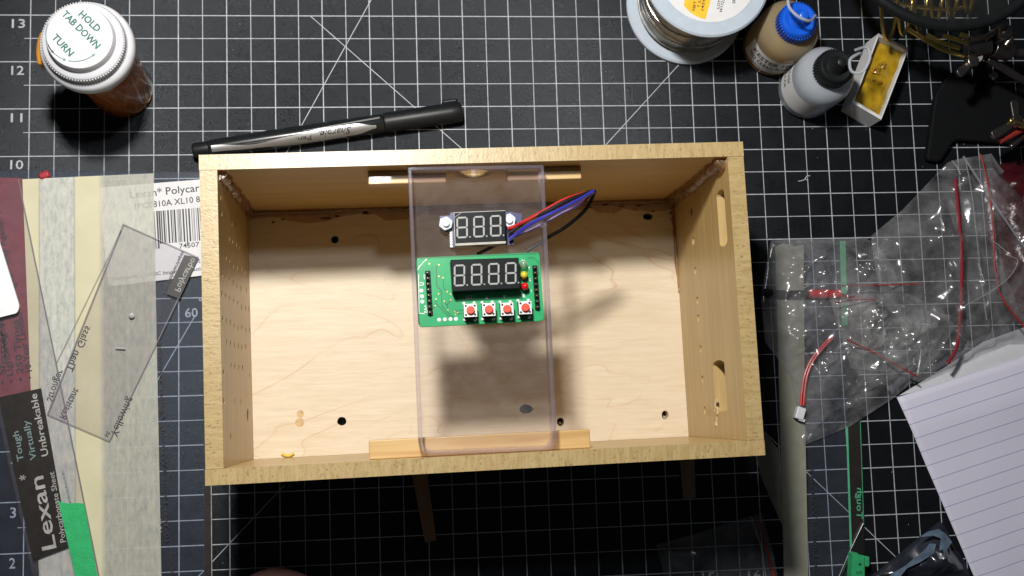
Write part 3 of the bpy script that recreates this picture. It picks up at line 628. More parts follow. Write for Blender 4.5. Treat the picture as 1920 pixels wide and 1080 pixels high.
g = G(); g.tube([(9.401, 7.654, 4.160), (9.541, 7.690, 4.200), (9.680, 7.751, 4.300), (10.027, 7.915, 4.400), (10.359, 8.097, 4.400), (10.700, 8.215, 4.340), (10.922, 8.272, 4.280)], .031); T.part('wire', g, 'w_red')
g = G(); g.tube([(9.410, 7.565, 4.160), (9.584, 7.674, 4.200), (9.772, 7.792, 4.280), (10.024, 7.882, 4.420), (10.349, 8.047, 4.460), (10.696, 8.196, 4.360), (10.937, 8.283, 4.250), (10.968, 8.243, 4.100), (10.840, 8.009, 3.900), (10.497, 7.729, 3.780), (10.176, 7.552, 3.740), (9.762, 7.303, 3.700)], .034); T.part('wire', g, 'w_black')
g = G(); g.tube([(9.419, 7.466, 4.160), (9.581, 7.570, 4.200), (9.736, 7.670, 4.300), (10.022, 7.809, 4.410), (10.381, 7.974, 4.420), (10.694, 8.142, 4.360), (10.937, 8.276, 4.300)], .032); T.part('wire', g, 'w_blue')
g = G(); g.tube([(10.930, 8.260, 4.200), (10.707, 8.102, 3.900), (10.443, 7.987, 3.800), (10.187, 7.858, 3.740), (9.836, 7.693, 3.700), (9.500, 7.564, 3.680), (9.163, 7.406, 3.660), (8.889, 7.276, 3.650)], .034); T.part('wire', g, 'w_purple')
g = G(); g.tube([(10.899, 8.265, 4.240), (10.632, 8.105, 4.180), (10.385, 7.997, 4.200), (10.074, 7.847, 4.360)], .03); T.part('wire', g, 'w_red')
# ------------------------------------------------------------------ pill bottle
PBc = (1.88, 11.40); DZ = .36
T = Thing('pill_bottle', 'amber pill bottle with white lettered push cap standing on the mat', 'bottle', (*PBc, 0))
g = G(); g.lathe((*PBc, 0), [(.54, .005), (.60, .03), (.62, .08), (.62, 2.05 + DZ), (.60, 2.1 + DZ)], 64); T.part('body', g, 'amber', smooth=40)
prof = [(.60, 2.12), (.74, 2.13), (.835, 2.22), (.85, 2.34), (.845, 2.44), (.81, 2.50), (.755, 2.53), (.745, 2.56)]
g = G(); g.lathe((*PBc, DZ), prof + [(.725, 2.58), (.725, 2.72), (.70, 2.75), (.635, 2.77), (.605, 2.79), (.59, 2.93), (.575, 2.958), (.55, 2.966), (.53, 2.964)], 72); cp = T.part('cap', g, 'white', smooth=40)
g = G()
for i in range(90):
    a = 2 * math.pi * i / 90; g.box((PBc[0] + .728 * math.cos(a), PBc[1] + .728 * math.sin(a), 2.645 + DZ), (.035, .018, .15), a)
T.part('grip_ribs', g, 'white', parent=cp, smooth=0)
g = G(); zt_ = 3.328
for t_, p_, q_ in (('HOLD', (1.856, 11.807, 3.328), (2.185, 11.482, 3.328)), ('TAB DOWN', (1.562, 11.812, 3.328), (2.176, 11.169, 3.328)), ('TURN', (1.394, 11.385, 3.328), (1.712, 11.029, 3.328))):
    g = G(); lettering(g, t_, p_, q_, .125, bold=.028); T.part('lettering', g, 'ink_green', parent=cp, smooth=0)
g = G(); cc = (1.809, 11.452, 3.328)
for a0, a1 in ((218, 158), (203, 247), (257, 308)):
    p_ = [(cc[0] + .505 * math.cos(math.radians(a0 + (a1 - a0) * k / 10)), cc[1] + .505 * math.sin(math.radians(a0 + (a1 - a0) * k / 10))) for k in range(11)]
    if a0 == 218: p_ = p_[::-1]
    for a, b in zip(p_, p_[1:]): g.line(a, b, .018, 3.3335)
    e = Vector(p_[-1]); d = (e - Vector(p_[-2])).normalized(); nn = Vector((-d.y, d.x)); g.poly([(*(e + d * .06), 3.3335), (*(e + nn * .03), 3.3335), (*(e - nn * .03), 3.3335)])
T.part('arrow', g, 'ink_grey', parent=cp, smooth=0)
q = (0.835, 11.484, 2.200); g = G(); a = math.pi * .98
pts = []
for k in range(7): t = a + (k - 3) * .11; pts.append((PBc[0] + 1.0 * math.cos(t), PBc[1] + 1.0 * math.sin(t)))
for k in range(6, -1, -1): t = a + (k - 3) * .11; pts.append((PBc[0] + .60 * math.cos(t), PBc[1] + .60 * math.sin(t)))
g.prism(pts, 1.80 + DZ, 2.16 + DZ); T.part('thumb_tab', g, 'amber_tab', smooth=0, bevel=.04)
for th0, th1, zz in ((-75, 5, (1.75, .6, .15, .9)), (-60, -10, (.2, 1.0, 1.9, 1.2)), (-88, -20, (.9, .3, .2, .7)), (-100, -55, (1.9, 1.2, .8, 1.5))):
    g = G(); n_ = len(zz); g.tube([(PBc[0] + .624 * math.cos(math.radians(th0 + (th1 - th0) * k / (n_ - 1))), PBc[1] + .624 * math.sin(math.radians(th0 + (th1 - th0) * k / (n_ - 1))), zz[k]) for k in range(n_)], .006, 5); T.part('scratch_line', g, 'fibre')
# ------------------------------------------------------------------ felt pen
a0 = Vector((3.33, 10.03, .22)); a1 = Vector((8.90, 10.83, .22)); ax = (a1 - a0).normalized(); LP = (a1 - a0).length
sv = ax.cross(Vector((0, 0, 1))).normalized()        # points to the near side of the mat
T = Thing('felt_pen', 'black felt pen with silver swoosh and logo lying behind the box', 'pen', (a0.x, a0.y, 0))
def along(s, th, r): return a0 + ax * s + (Vector((0, 0, 1)) * math.sin(th) + sv * math.cos(th)) * r
g = G(); g.lathe(a0, [(.165, .34), (.178, .38), (.185, .6), (.198, 1.6), (.203, 2.6), (.203, 3.95), (.195, 3.97)], 32, axis=ax); br = T.part('barrel', g, 'black_gloss')
g = G(); g.lathe(a0, [(.12, 0), (.15, .02), (.16, .06), (.162, .33)], 28, axis=ax); T.part('end_plug', g, 'black')
g = G(); g.lathe(a0, [(.19, 3.98), (.203, 3.99), (.212, 4.03), (.218, 5.40), (.214, 5.58), (.19, 5.64), (.15, 5.65)], 32, axis=ax); cp = T.part('cap', g, 'black')
g = G()
for s0, s1, w_, h_ in ((3.95, 5.2, .05, .018),):
    pass
c_ = a0 + ax * 5.42 - sv * .235; g.box((c_.x, c_.y, .24), (.34, .10, .2), math.atan2(ax.y, ax.x)); T.part('clip', g, 'black', parent=cp, smooth=0, bevel=.04)
def swoosh(lo, hi, r, n=40):
    g = G(); vs = []; fs = []; m_ = 6
    for i in range(n + 1):
        t = i / n; s, ta = lo(t); s2, tb = hi(t)
        for j in range(m_ + 1):
            th = ta + (tb - ta) * j / m_; vs.append(along(s, th, r(s)))
    for i in range(n):
        for j in range(m_): k = i * (m_ + 1) + j; fs.append((k, k + 1, k + m_ + 2, k + m_ + 1))
    return g.add(vs, fs)
rad = lambda s: .186 + .018 * min(1, max(0, (s - .6) / 1.6)) + .0015
D2 = math.radians
sm = lambda x: x * x * (3 - 2 * x)
def tabf(tb):
    def f(x):
        for (x0, y0), (x1, y1) in zip(tb, tb[1:]):
            if x <= x1: return y0 + (y1 - y0) * sm((x - x0) / (x1 - x0))
        return tb[-1][1]
    return f
lo_ = tabf([(.40, 50), (1.26, 36), (2.06, 16), (2.7, 16), (3.35, 24), (3.80, 52)]); hi_ = tabf([(.40, 93), (1.26, 62), (2.06, 80), (2.7, 98), (3.35, 96), (3.80, 70)])
g = swoosh(lambda t: (.40 + 3.4 * t, D2(lo_(.40 + 3.4 * t))), lambda t: (.40 + 3.4 * t, D2(hi_(.40 + 3.4 * t))), rad)
sw = T.part('silver_swoosh', g, 'silver', parent=br, smooth=60)
g = swoosh(lambda t: (2.3 + 1.6 * t, D2(98 + 8 * t)), lambda t: (2.3 + 1.6 * t, D2(99 + 20 * t)), rad); T.part('silver_line', g, 'silver', parent=br, smooth=60)
vs, fs, wd = glyphs('Sharpie.', .35); g = G()
def pen_text(vs, wd, s0, s1, thb, h):
    return [along(s0 + (s1 - s0) * x / wd, thb - y * h / .205, .2095) for x, y in vs]
g.add(pen_text(vs, wd, 3.28, 2.60, D2(84), .145), fs); T.part('lettering', g, 'ink_black', parent=br, smooth=0); g = G()
vs, fs, wd = glyphs('Pen.'); g.add(pen_text(vs, wd, 2.44, 2.12, D2(66), .10), fs); T.part('lettering', g, 'ink_black', parent=br, smooth=0); g = G()
vs, fs, wd = glyphs('|'); g.add(pen_text(vs, wd, 2.52, 2.51, D2(74), .10), fs)
T.part('lettering', g, 'ink_black', parent=br, smooth=0)
# ------------------------------------------------------------------ left: polycarbonate sheets, film, sticker
Z1 = .012
pg = [(-1.0, -.6), (3.62, -.6), (3.64, 9.62), (-1.0, 9.72)]
T = Thing('polycarbonate_sheet', 'large clear polycarbonate sheet lying on the mat left of the box', 'plastic sheet', (1.3, 4.5, Z1))
g = G(); g.prism([(-1.0, -.6), (3.50, -.6), (3.50, 9.62), (-1.0, 9.72)], Z1, .075); sh = T.part('sheet', g, 'sheet', smooth=0)
g = G(); g.prism([(3.505, -.6), (3.635, -.6), (3.625, 9.62), (3.505, 9.62)], Z1, .075); T.part('dark_edge', g, 'blackpatch', smooth=0)
g = G(); g.line((3.655, -.6), (3.645, 3.2), .018, .06); T.part('painted_highlight', g, 'edge_glint', smooth=0)  # edge highlight painted as a thin pale line
g = G(); zz = .078
for t, a, b in (('10-Year Limited Warranty Against Yellowing', (2.642, 6.051, 0.078), (2.713, 2.116, 0.078)),): lettering(g, t, (2.751, 2.114, 0.078), (2.603, 6.132, 0.078), .075, zz, mirror=True)
lettering(g, 'Virtually Unbreakable', (2.843, 1.453, 0.078), (2.828, 1.917, 0.078), .10, zz, mirror=True)
T.part('printed_text', g, 'ink_black', smooth=0)
g = G(); g.prism([(-0.952, 9.562, 0.080), (-0.096, 9.530, 0.080), (0.127, 5.096, 0.080), (-0.875, 5.065, 0.080)], .079, .083); T.part('burgundy_print', g, 'burgundy', smooth=0)
# sticker
T2 = Thing('barcode_sticker', 'white barcode sticker partly under the cream masking film', 'sticker', (*(2.428, 8.318, 0.080)[:2], .079))
g = G(); g.prism(rpoly([(1.393, 9.311, 0.080), (3.525, 9.464, 0.080), (3.539, 7.456, 0.080), (1.626, 7.266, 0.080)], .1), .0785, .081); T2.part('paper', g, 'paper', smooth=0)
zz = .083
g = G(); lettering(g, 'Lexan* Polycar', (2.048, 9.077, 0.083), (3.446, 9.211, 0.083), .155, zz); T2.part('lettering', g, 'ink_black', smooth=0)
g = G(); lettering(g, '1PC0810A XL10 8', (2.147, 8.849, 0.083), (3.454, 8.987, 0.083), .125, zz); T2.part('lettering', g, 'ink_black', smooth=0)
g = G(); lettering(g, '0', (2.346, 7.934, 0.083), (2.413, 7.937, 0.083), .1, zz); T2.part('lettering', g, 'ink_black', smooth=0)
g = G(); lettering(g, '74507', (3.030, 8.020, 0.083), (3.435, 8.053, 0.083), .1, zz); T2.part('lettering', g, 'ink_black', smooth=0)
g = G(); lettering(g, '*Trademark     SABIC Innovative Plastics', (1.623, 7.379, 0.083), (3.552, 7.567, 0.083), .075, zz); T2.part('lettering', g, 'ink_black', smooth=0)
g = G(); lettering(g, 'US', (3.334, 7.702, 0.083), (3.454, 7.712, 0.083), .075, zz); T2.part('lettering', g, 'ink_black', smooth=0)
g = G(); A0 = Vector((2.491, 8.802, 0.083)); A1 = Vector((3.477, 8.870, 0.083)); B0 = Vector((2.532, 8.021, 0.083)); rb = random.Random(3); t = 0
while t < 1:
    w_ = rb.choice([.008, .012, .016, .026, .034]); a = A0.lerp(A1, t); b = A0.lerp(A1, min(1, t + w_)); dn = B0 - A0; dn = dn * (1.0 if t < .1 or .62 < t < .68 else .88)
    if t + w_ < 1: g.poly([(a.x, a.y, zz), (b.x, b.y, zz), (b.x + dn.x, b.y + dn.y, zz), (a.x + dn.x, a.y + dn.y, zz)])
    t += w_ + rb.choice([.010, .014, .02, .03])
T2.part('barcode', g, 'ink_black', smooth=0)
# cream masking film
fb = (1.284, 5.509, 0.090)
T3 = Thing('masking_film', 'long cream masking film with faint grey printing', 'film', (fb[0], fb[1], .085))
g = G(); g.poly([(-0.093, 9.506, 0.088), (2.514, 9.598, 0.088), (2.592, 5.470, 0.088), (2.677, 1.288, 0.088), (0.337, 1.400, 0.088), (0.129, 5.118, 0.088)]); T3.part('film_strip', g, 'film', smooth=0)
g = G(); zz = .0905
for t, x0, y0, x1, y1, h in (): pass
lettering(g, '10-Year Limited Warranty Against Yellowing', (2.589, 2.297, 0.090), (2.470, 4.972, 0.090), .09, zz, mirror=True)
lettering(g, '250 Times Stronger Than Glass', (2.359, 2.037, 0.090), (2.318, 3.321, 0.090), .09, zz, mirror=True); lettering(g, 'Shatter Resistant', (2.206, 2.121, 0.090), (2.144, 3.719, 0.090), .09, zz, mirror=True)
T3.part('show_through_print', g, 'lgrey_ink', smooth=0)
# upper clear sheet with black brand panel and white text
T4 = Thing('printed_clear_strip', 'clear polycarbonate strip with burgundy lettering side and black brand panel', 'plastic strip', (*(0.148, 5.543, 0.100)[:2], .0925))
g = G(); g.prism([(-1.133, 9.462, 0.150), (-0.136, 9.483, 0.150), (0.645, 5.718, 0.150), (1.215, 2.920, 0.150), (1.532, 1.352, 0.150), (0.275, 1.412, 0.150), (-0.656, 5.565, 0.150), (-1.098, 7.502, 0.150)], .153, .211); T4.part('sheet', g, 'sheet2', smooth=0)
g = G(); path = [(-0.136, 9.482, 0.151), (0.646, 5.718, 0.151), (1.215, 2.920, 0.151), (1.532, 1.352, 0.151)]
for a, b in zip(path, path[1:]): g.line(a, b, .028, .2125)
T4.part('cut_edge', g, 'cut_edge', smooth=0)
g = G(); g.prism([(-0.443, 5.082, 0.153), (0.363, 5.236, 0.153), (0.926, 2.133, 0.153), (0.239, 1.896, 0.153)], .2145, .2165); bp = T4.part('brand_panel', g, 'blackpatch', smooth=0)
g = G(); zz = .219
lettering(g, 'Lexan', (0.688, 2.100, 0.158), (0.417, 3.516, 0.158), .27, zz); lettering(g, '*', (0.184, 3.467, 0.158), (0.164, 3.564, 0.158), .2, zz)
lettering(g, 'Polycarbonate Sheet', (0.868, 2.207, 0.158), (0.628, 3.585, 0.158), .105, zz)
lettering(g, 'Unbreakable', (0.519, 3.907, 0.158), (0.277, 5.139, 0.158), .13, zz); T4.part('panel_lettering', g, 'lgrey_ink', parent=bp, smooth=0)
g = G(); lettering(g, 'Tough', (0.048, 3.820, 0.158), (-0.062, 4.407, 0.158), .12, zz); lettering(g, 'Virtually', (0.292, 3.838, 0.158), (0.132, 4.615, 0.158), .12, zz); lettering(g, 'Polycarbonate Panels © 87', (0.963, 2.945, 0.158), (0.817, 3.617, 0.158), .05, zz); T4.part('panel_lettering', g, 'ink_grey', parent=bp, smooth=0)
g = G(); zz = .0845
for t, a, b in (('• Shatter Resistant', (-0.356, 5.337, 0.085), (-0.428, 7.632, 0.085)), ('• Lightweight', (-0.186, 5.372, 0.085), (-0.420, 6.551, 0.085)), ('• 250 Times Stronger', (-0.007, 5.398, 0.085), (-0.244, 7.628, 0.085)), ('• 10-Year Limited', (0.168, 5.440, 0.085), (-0.071, 6.782, 0.085))):
    lettering(g, t, a, b, .125, .0900, bold=.016)
lettering(g, 'Warranty Against Y', (-0.262, 7.307, 0.085), (-0.504, 8.888, 0.085), .12, .0900)
T4.part('list_lettering', g, 'ink_black', smooth=0)
# green tape end
g = G(); tp_ = [(0.717, 3.001, 0.160), (0.812, 2.974, 0.160), (0.907, 2.947, 0.160), (1.058, 2.957, 0.160), (1.210, 2.935, 0.160), (1.504, 1.356, 0.160), (1.090, 1.376, 0.160)]
g.prism(tp_, .218, .229); o = mk('green_tape', g, 'tape', (*(1.078, 2.235, 0.000)[:2], .218), smooth=0); tag(o, 'strip of bright green masking tape on the clear plastic strip', 'tape')
# clear offcut
oc = [(1.922, 8.537, 0.150), (3.423, 7.825, 0.150), (1.670, 4.143, 0.150), (0.471, 4.713, 0.150)]
T5 = Thing('clear_offcut', 'clear rectangular polycarbonate offcut lying askew on the cream film', 'plastic offcut', (*(1.833, 6.255, 0.000)[:2], .0925))
g = G(); g.prism(oc, .0925, .1500); T5.part('sheet', g, 'sheet2', smooth=0)
g = G()
for i in range(4): g.line(oc[i], oc[(i + 1) % 4], .03 if i == 3 else .02, .151)
a, b = [(1.888, 8.418, 0.230), (0.616, 5.701, 0.230)]; g.line(a, b, .014, .151)
T5.part('cut_edge', g, 'cut_edge', smooth=0)
g = G(); g.prism([(3.143, 7.874, 0.230), (3.427, 7.819, 0.230), (3.044, 6.975, 0.230), (2.774, 7.082, 0.230)], .1505, .152); pp = T5.part('black_panel', g, 'blackpatch', smooth=0)
g = G(); lettering(g, 'Polycarbo', (2.947, 7.159, 0.234), (3.294, 7.821, 0.234), .12, .1535, mirror=True); T5.part('panel_lettering', g, 'lgrey_ink', parent=pp, smooth=0)
g = G(); lettering(g, 'Than Glass', (0.796, 5.597, 0.230), (1.183, 6.479, 0.230), .145, .0905, mirror=True); lettering(g, 'Stronger', (0.433, 4.996, 0.230), (0.654, 5.617, 0.230), .145, .0905, mirror=True); lettering(g, 'Yellowing', (1.668, 4.269, 0.230), (2.017, 5.024, 0.230), .15, .0905, mirror=True); lettering(g, 'st', (1.561, 4.246, 0.230), (1.618, 4.349, 0.230), .1, .0905, mirror=True)
lettering(g, 'Resistant', (0.683, 4.655, 0.230), (0.963, 5.234, 0.230), .145, .0905, mirror=True); lettering(g, '• GE Polymershapes', (2.692, 7.125, 0.230), (3.084, 7.969, 0.230), .07, .0905, mirror=True)
T5.part('lettering', g, 'ink_black', smooth=0)
# white card at the left border, bits
g = G(); g.prism(rpoly([(-1.089, 9.004, 0.250), (-0.512, 8.342, 0.250), (-0.059, 6.876, 0.250), (-0.108, 6.748, 0.250), (-1.044, 6.526, 0.250)], [0, .1, .08, .05, 0]), .220, .26); o = mk('white_card', g, 'card', (*(-0.633, 7.401, 0.000)[:2], .220), smooth=0); tag(o, 'plain white card corner lying over the burgundy print', 'card')
g = G(); q = (2.097, 6.652, 0.240); g.lathe((q[0], q[1], .153), [(.055, 0), (.06, .02), (.03, .06), (.01, .07)], 9); o = mk('solder_crumb', g, 'lint', (q[0], q[1], .153)); tag(o, 'small grey metal crumb on the clear offcut', 'crumb')
g = G(); a, b = [(1.786, 6.003, 0.240), (1.974, 5.987, 0.240)]; g.tube([(a[0], a[1], .166), (b[0], b[1], .166)], .014, 6, smooth=False); o = mk('lead_clipping', g, 'lint', (a[0], a[1], .152)); tag(o, 'short straight metal lead clipping on the clear offcut', 'clipping')
g = G(); q = (0.332, 9.589, 0.040); g.box((q[0], q[1], .06), (.22, .16, .1), .4); o = mk('red_scrap', g, 'red_plastic', (q[0], q[1], .01), bevel=.04); tag(o, 'small red plastic scrap peeking out behind the film', 'scrap')
g = G(); q = (5.208, 3.745, 0.370); g.tube(wpath([(5.082, 3.771, 0.380), (5.208, 3.724, 0.380), (5.325, 3.773, 0.380)], (.385, .385, .385)), .028, 8); o = mk('yellow_chip', g, 'yellow_chip', (q[0], q[1], FZ)); tag(o, 'small yellow curved chip on the box floor', 'chip')
# ------------------------------------------------------------------ brown sticks under the front wall
for pts, lb in (([(7.659, 3.351, 0.080), (7.986, 3.339, 0.080), (8.157, 1.897, 0.080), (7.916, 1.855, 0.080)], 'long thin brown stick poking out from under the box front'), ([(13.305, 3.469, 0.080), (13.626, 3.457, 0.080), (13.613, 2.536, 0.080), (13.337, 2.514, 0.080)], 'short brown stick poking out from under the box corner')):
    g = G(); g.prism(pts, .006, .08); o = mk('wooden_stick', g, 'stick', (pts[0][0], pts[0][1], .006), smooth=0, bevel=.015); tag(o, lb, 'stick')
# ------------------------------------------------------------------ solder spool
SC = (13.93, 13.22); SR = 1.32; SH = 1.92
T = Thing('solder_spool', 'large pale blue spool of solder wire with yellow and white label', 'spool', (*SC, 0))
def flange(z): return [(.5, z), (SR - .03, z), (SR, z + .03), (SR, z + .10), (SR - .04, z + .135), (.5, z + .135)]
g = G(); g.lathe((*SC, 0), flange(.005), 96); T.part('flange', g, 'spool'); g = G(); g.lathe((*SC, 0), flange(SH - .14), 96); T.part('flange', g, 'spool')
g = G(); n_ = 26; prof = []
for i in range(n_):
    z = .145 + (SH - .29) * i / n_; dz = (SH - .29) / n_
    bulge = 1.02 + .10 * math.sin(math.pi * (i + .5) / n_) 
    for k in range(4): a = math.pi * k / 3; prof.append((bulge - .022 + .022 * math.sin(a), z + dz * (.5 - .5 * math.cos(a))))
g.lathe((*SC, 0), prof, 96); T.part('wound_solder', g, 'tin', smooth=60)
for i, (z, r, tl) in enumerate(((.35, 1.11, .1), (.6, 1.135, -.14), (1.2, 1.14, .12), (1.45, 1.11, -.08), (1.62, 1.08, .05), (.22, 1.08, -.03))):
    g = G(); g.tube([(SC[0] + r * math.cos(2 * math.pi * k / 40), SC[1] + r * math.sin(2 * math.pi * k / 40), z + tl * math.sin(2 * math.pi * k / 40 + i)) for k in range(41)], .017, 6, smooth=False); T.part('loose_strand', g, 'tin')
def ztop(): return SH + .002
g = G(); g.lathe((*SC, SH - .004), [(.30, 0), (1.02, 0), (1.02, .004), (.30, .004)], 72); lb = T.part('label', g, 'paper', smooth=0)
g = G(); zz = SH + .003; n_ = 24
cx, cy = SC
yl = []
for k in range(n_ + 1):
    a = math.radians(196 + 64 * k / n_); yl.append((cx + 1.0 * math.cos(a), cy + 1.0 * math.sin(a), zz))
yl += [(cx - .18, cy + .2, zz), (cx - .7, cy + .4, zz)]
g = G(); g.poly([(13.425, 12.776, 1.920), (13.387, 12.546, 1.920), *[(13.513, 12.403, 1.920), (13.642, 12.323, 1.920), (13.747, 12.277, 1.920), (13.827, 12.269, 1.920)], (13.988, 12.779, 1.920)])
g.v = [(x, y, zz) for x, y, z in g.v]; T.part('yellow_band', g, 'yellow', parent=lb, smooth=0)
g = G(); zz = SH + .006
lettering(g, 'NET WT', (13.608, 12.438, 1.930), (13.708, 12.855, 1.930), .055, zz); lettering(g, '1 LB', (13.715, 12.525, 1.930), (13.769, 12.747, 1.930), .055, zz); lettering(g, '(454 g)', (13.785, 12.438, 1.930), (13.881, 12.829, 1.930), .055, zz)
lettering(g, 'LOT/', (14.120, 12.483, 1.930), (14.174, 12.695, 1.930), .055, zz); lettering(g, 'W1721', (14.174, 12.402, 1.930), (14.243, 12.668, 1.930), .055, zz); lettering(g, 'SR', (14.459, 12.593, 1.930), (14.481, 12.696, 1.930), .06, zz)
T.part('lettering', g, 'ink_black', parent=lb, smooth=0)
# ------------------------------------------------------------------ flux bottles
def bottle(name, label, c, r, hb, body, capmat, liq, texts, lab, tipdir, capz):
    T = Thing(name, label, 'bottle', (*c, 0), 'small flux bottles')
    sh = hb
    prof = [(r * .86, .006), (r * .96, .03), (r, .10), (r, sh)] + [(r * .42 + r * .58 * math.cos(a), sh + r * .62 * math.sin(a)) for a in (.25, .5, .75, 1.0, 1.25)] + [(r * .56, sh + r * .66), (r * .55, sh + r * .72)]
    g = G(); g.lathe((*c, 0), prof, 56)
    if liq:
        g = G(); g.lathe((*c, 0), prof[:3] + [(r, .345)], 56); T.part('lower_body', g, 'hdpe_liquid', smooth=45)
        g = G(); g.lathe((*c, 0), [(r, .347)] + prof[3:], 56)
    T.part('body', g, body, smooth=45)
    if liq:
        g = G(); g.lathe((*c, 0), [(r * .84, .03), (r * .965, .10), (r * .965, liq)], 48); T.part('liquid', g, 'liquid', smooth=45)
    a0, a1, zb, zt = lab; g = G(); n_ = 28; vs = []; fs = []
    for k in range(n_ + 1):
        a = math.radians(a0 + (a1 - a0) * k / n_)
        for z in (zb, zt): vs.append((c[0] + (r + .006) * math.cos(a), c[1] + (r + .006) * math.sin(a), z))
    for k in range(n_): fs.append((2 * k, 2 * k + 2, 2 * k + 3, 2 * k + 1))
    g.add(vs, fs); lb = T.part('label', g, 'paper', smooth=45)
    g = G()
    for t, b0, b1, z, h in texts: wraptext(g, t, c, r + .011, b0, b1, z, h)
    if texts: T.part('lettering', g, 'ink_black', parent=lb, smooth=0)
    z = capz; cr = r * .585
    g = G(); g.lathe((*c, z), [(cr * .96, 0), (cr, .02), (cr * .98, .30), (cr * .93, .35), (cr * .84, .375), (cr * .56, .36), (cr * .46, .39), (cr * .36, .52), (cr * .24, .64), (cr * .16, .655)], 40); cp = T.part('cap', g, capmat, smooth=40)
    g = G()
    for i in range(40): a = 2 * math.pi * i / 40; g.box((c[0] + cr * math.cos(a), c[1] + cr * math.sin(a), z + .15), (.05, .026, .25), a)
    T.part('grip_ribs', g, capmat, parent=cp, smooth=0)
    g = G(); g.tube(tipdir, .032, 8); T.part('tip_tether', g, 'tip', parent=cp)
    return T
c1 = (15.83, 12.29); c2 = (16.56, 11.30)
bottle('flux_bottle', 'flux bottle with amber liquid and bright blue cap beside solder spool', c1, .66, 1.12, 'hdpe_amber', 'cap_blue', .35,
       [('KESTER 186', 203, 290, .70, .145), ('NO CLEAN FLUX', 200, 288, .47, .145), ('SOLDERING SUPPLIES', 203, 275, .33, .055)], (188, 330, .28, .98),
       [(c1[0] + p[0], c1[1] + p[1], p[2]) for p in ((.30, .05, 1.95), (.05, -.18, 2.28), (-.22, -.12, 2.36), (-.38, .12, 2.3), (-.3, .45, 2.2), (0, .6, 2.1))], 1.50)
bottle('flux_bottle', 'milky white flux bottle with black cap beside rosin box', c2, .635, 1.12, 'hdpe', 'black', 0,
       [('ROSI', 150, 183, .72, .13), ('FLUX', 148, 186, .47, .13)], (140, 262, .30, .98),
       [(c2[0] + p[0], c2[1] + p[1], p[2]) for p in ((.42, .34, 1.85), (.52, .28, 2.2), (.50, .0, 2.32), (.36, -.24, 2.25), (.16, -.22, 2.2), (.14, .02, 2.2), (.34, .16, 2.15), (.46, .2, 2.05))], 1.50)
# ------------------------------------------------------------------ rosin in a folded paper box
rc = [(18.053, 12.415, 0.660), (18.722, 12.079, 0.660), (17.975, 10.471, 0.660), (17.353, 10.853, 0.660)]
T = Thing('rosin_box', 'small folded white paper box filled with amber rosin', 'box', (sum(p[0] for p in rc) / 4, sum(p[1] for p in rc) / 4, 0))
ctr = Vector((T.b[0], T.b[1])); P = [Vector(p[:2]) for p in rc]
if sum(P[i - 1].x * P[i].y - P[i].x * P[i - 1].y for i in range(4)) < 0: P.reverse()
In = [p + (ctr - p).normalized() * .075 for p in P]
for i in range(4):
    a, b, c, d = P[i], P[(i + 1) % 4], In[(i + 1) % 4], In[i]; g = G(); hz = .66 + random.uniform(-.01, .012)
    e = (b - a) * .004
    g.prism([a + e, b - e, c - e, d + e], .004, hz); T.part('side_panel', g, 'paper', smooth=0)
g = G(); g.prism([p + (ctr - p).normalized() * .01 for p in In], .006, .05); T.part('bottom_panel', g, 'paper', smooth=0)
bm = bmesh.new(); nx, ny = 14, 30; g = G(); vs = []; fs = []
for i in range(nx + 1):
    for j in range(ny + 1):
        u, v = i / nx, j / ny; q = (In[0] * (1 - u) + In[1] * u) * (1 - v) + (In[3] * (1 - u) + In[2] * u) * v; q = q + (ctr - q) * .012
        vs.append((q.x, q.y, .47 + .05 * noise.noise(Vector((u * 3, v * 6, 1))) + .03 * noise.noise(Vector((u * 9, v * 18, 2)))))
for i in range(nx):
    for j in range(ny): k = i * (ny + 1) + j; fs.append((k, k + 1, k + ny + 2, k + ny + 1))
bm.free(); g.add(vs, fs); T.part('rosin', g, 'rosin', smooth=50)
rr = random.Random(11)
for k in range(11):
    q = (18.051, 11.537, 0.520); px = q[0] + rr.uniform(-.14, .14); py = q[1] + rr.uniform(-.24, .26); g = G(); s_ = rr.uniform(.03, .07)
    pts = [(px + s_ * math.cos(a) * rr.uniform(.6, 1.2), py + s_ * math.sin(a) * rr.uniform(.6, 1.2)) for a in (0, 1.1, 2.3, 3.3, 4.4, 5.4)]
    g.prism(pts, .46, .53 + rr.uniform(0, .05)); T.part('rosin_chip', g, 'rosin_chip', smooth=0, bevel=.012)
# ------------------------------------------------------------------ helping-hand stand
T = Thing('soldering_stand', 'helping-hand soldering stand with brass coil, black magnifier ring and wing nuts', 'soldering stand', (*(20.778, 10.934, 0.000)[:2], 0))
g = G(); g.prism(rpoly([(19.490, 11.169, 0.400), (19.878, 11.702, 0.400), (21.040, 11.431, 0.400), (21.635, 11.063, 0.400), (21.539, 9.972, 0.400), (20.713, 10.075, 0.400), (19.876, 10.130, 0.400), (19.492, 9.631, 0.400), (19.165, 9.682, 0.400)], .12), .004, .20); T.part('cast_base', g, 'rubber', smooth=0, bevel=.05)
rcx, rcy, rz = 18.75, 14.25, 2.6
g = G(); R_ = 2.36; g.tube([(rcx + R_ * math.cos(2 * math.pi * k / 72), rcy + R_ * math.sin(2 * math.pi * k / 72), rz) for k in range(73)], .115, 12, smooth=False, cap=False); T.part('magnifier_ring', g, 'black', smooth=60)
g = G(); g.lathe((rcx, rcy, rz), [(R_ - .12, -.02), (R_ - .5, .05), (.8, .1), (.05, .12)], 48); T.part('magnifier_lens', g, 'lens', smooth=60)
g = G(); pts = []; A = Vector((17.95, 13.1, 1.15)); Bq = Vector((19.55, 12.85, 2.05)); axx = (Bq - A).normalized(); n1 = Vector((0, 0, 1)).cross(axx).normalized(); n2 = axx.cross(n1)
NT = 6
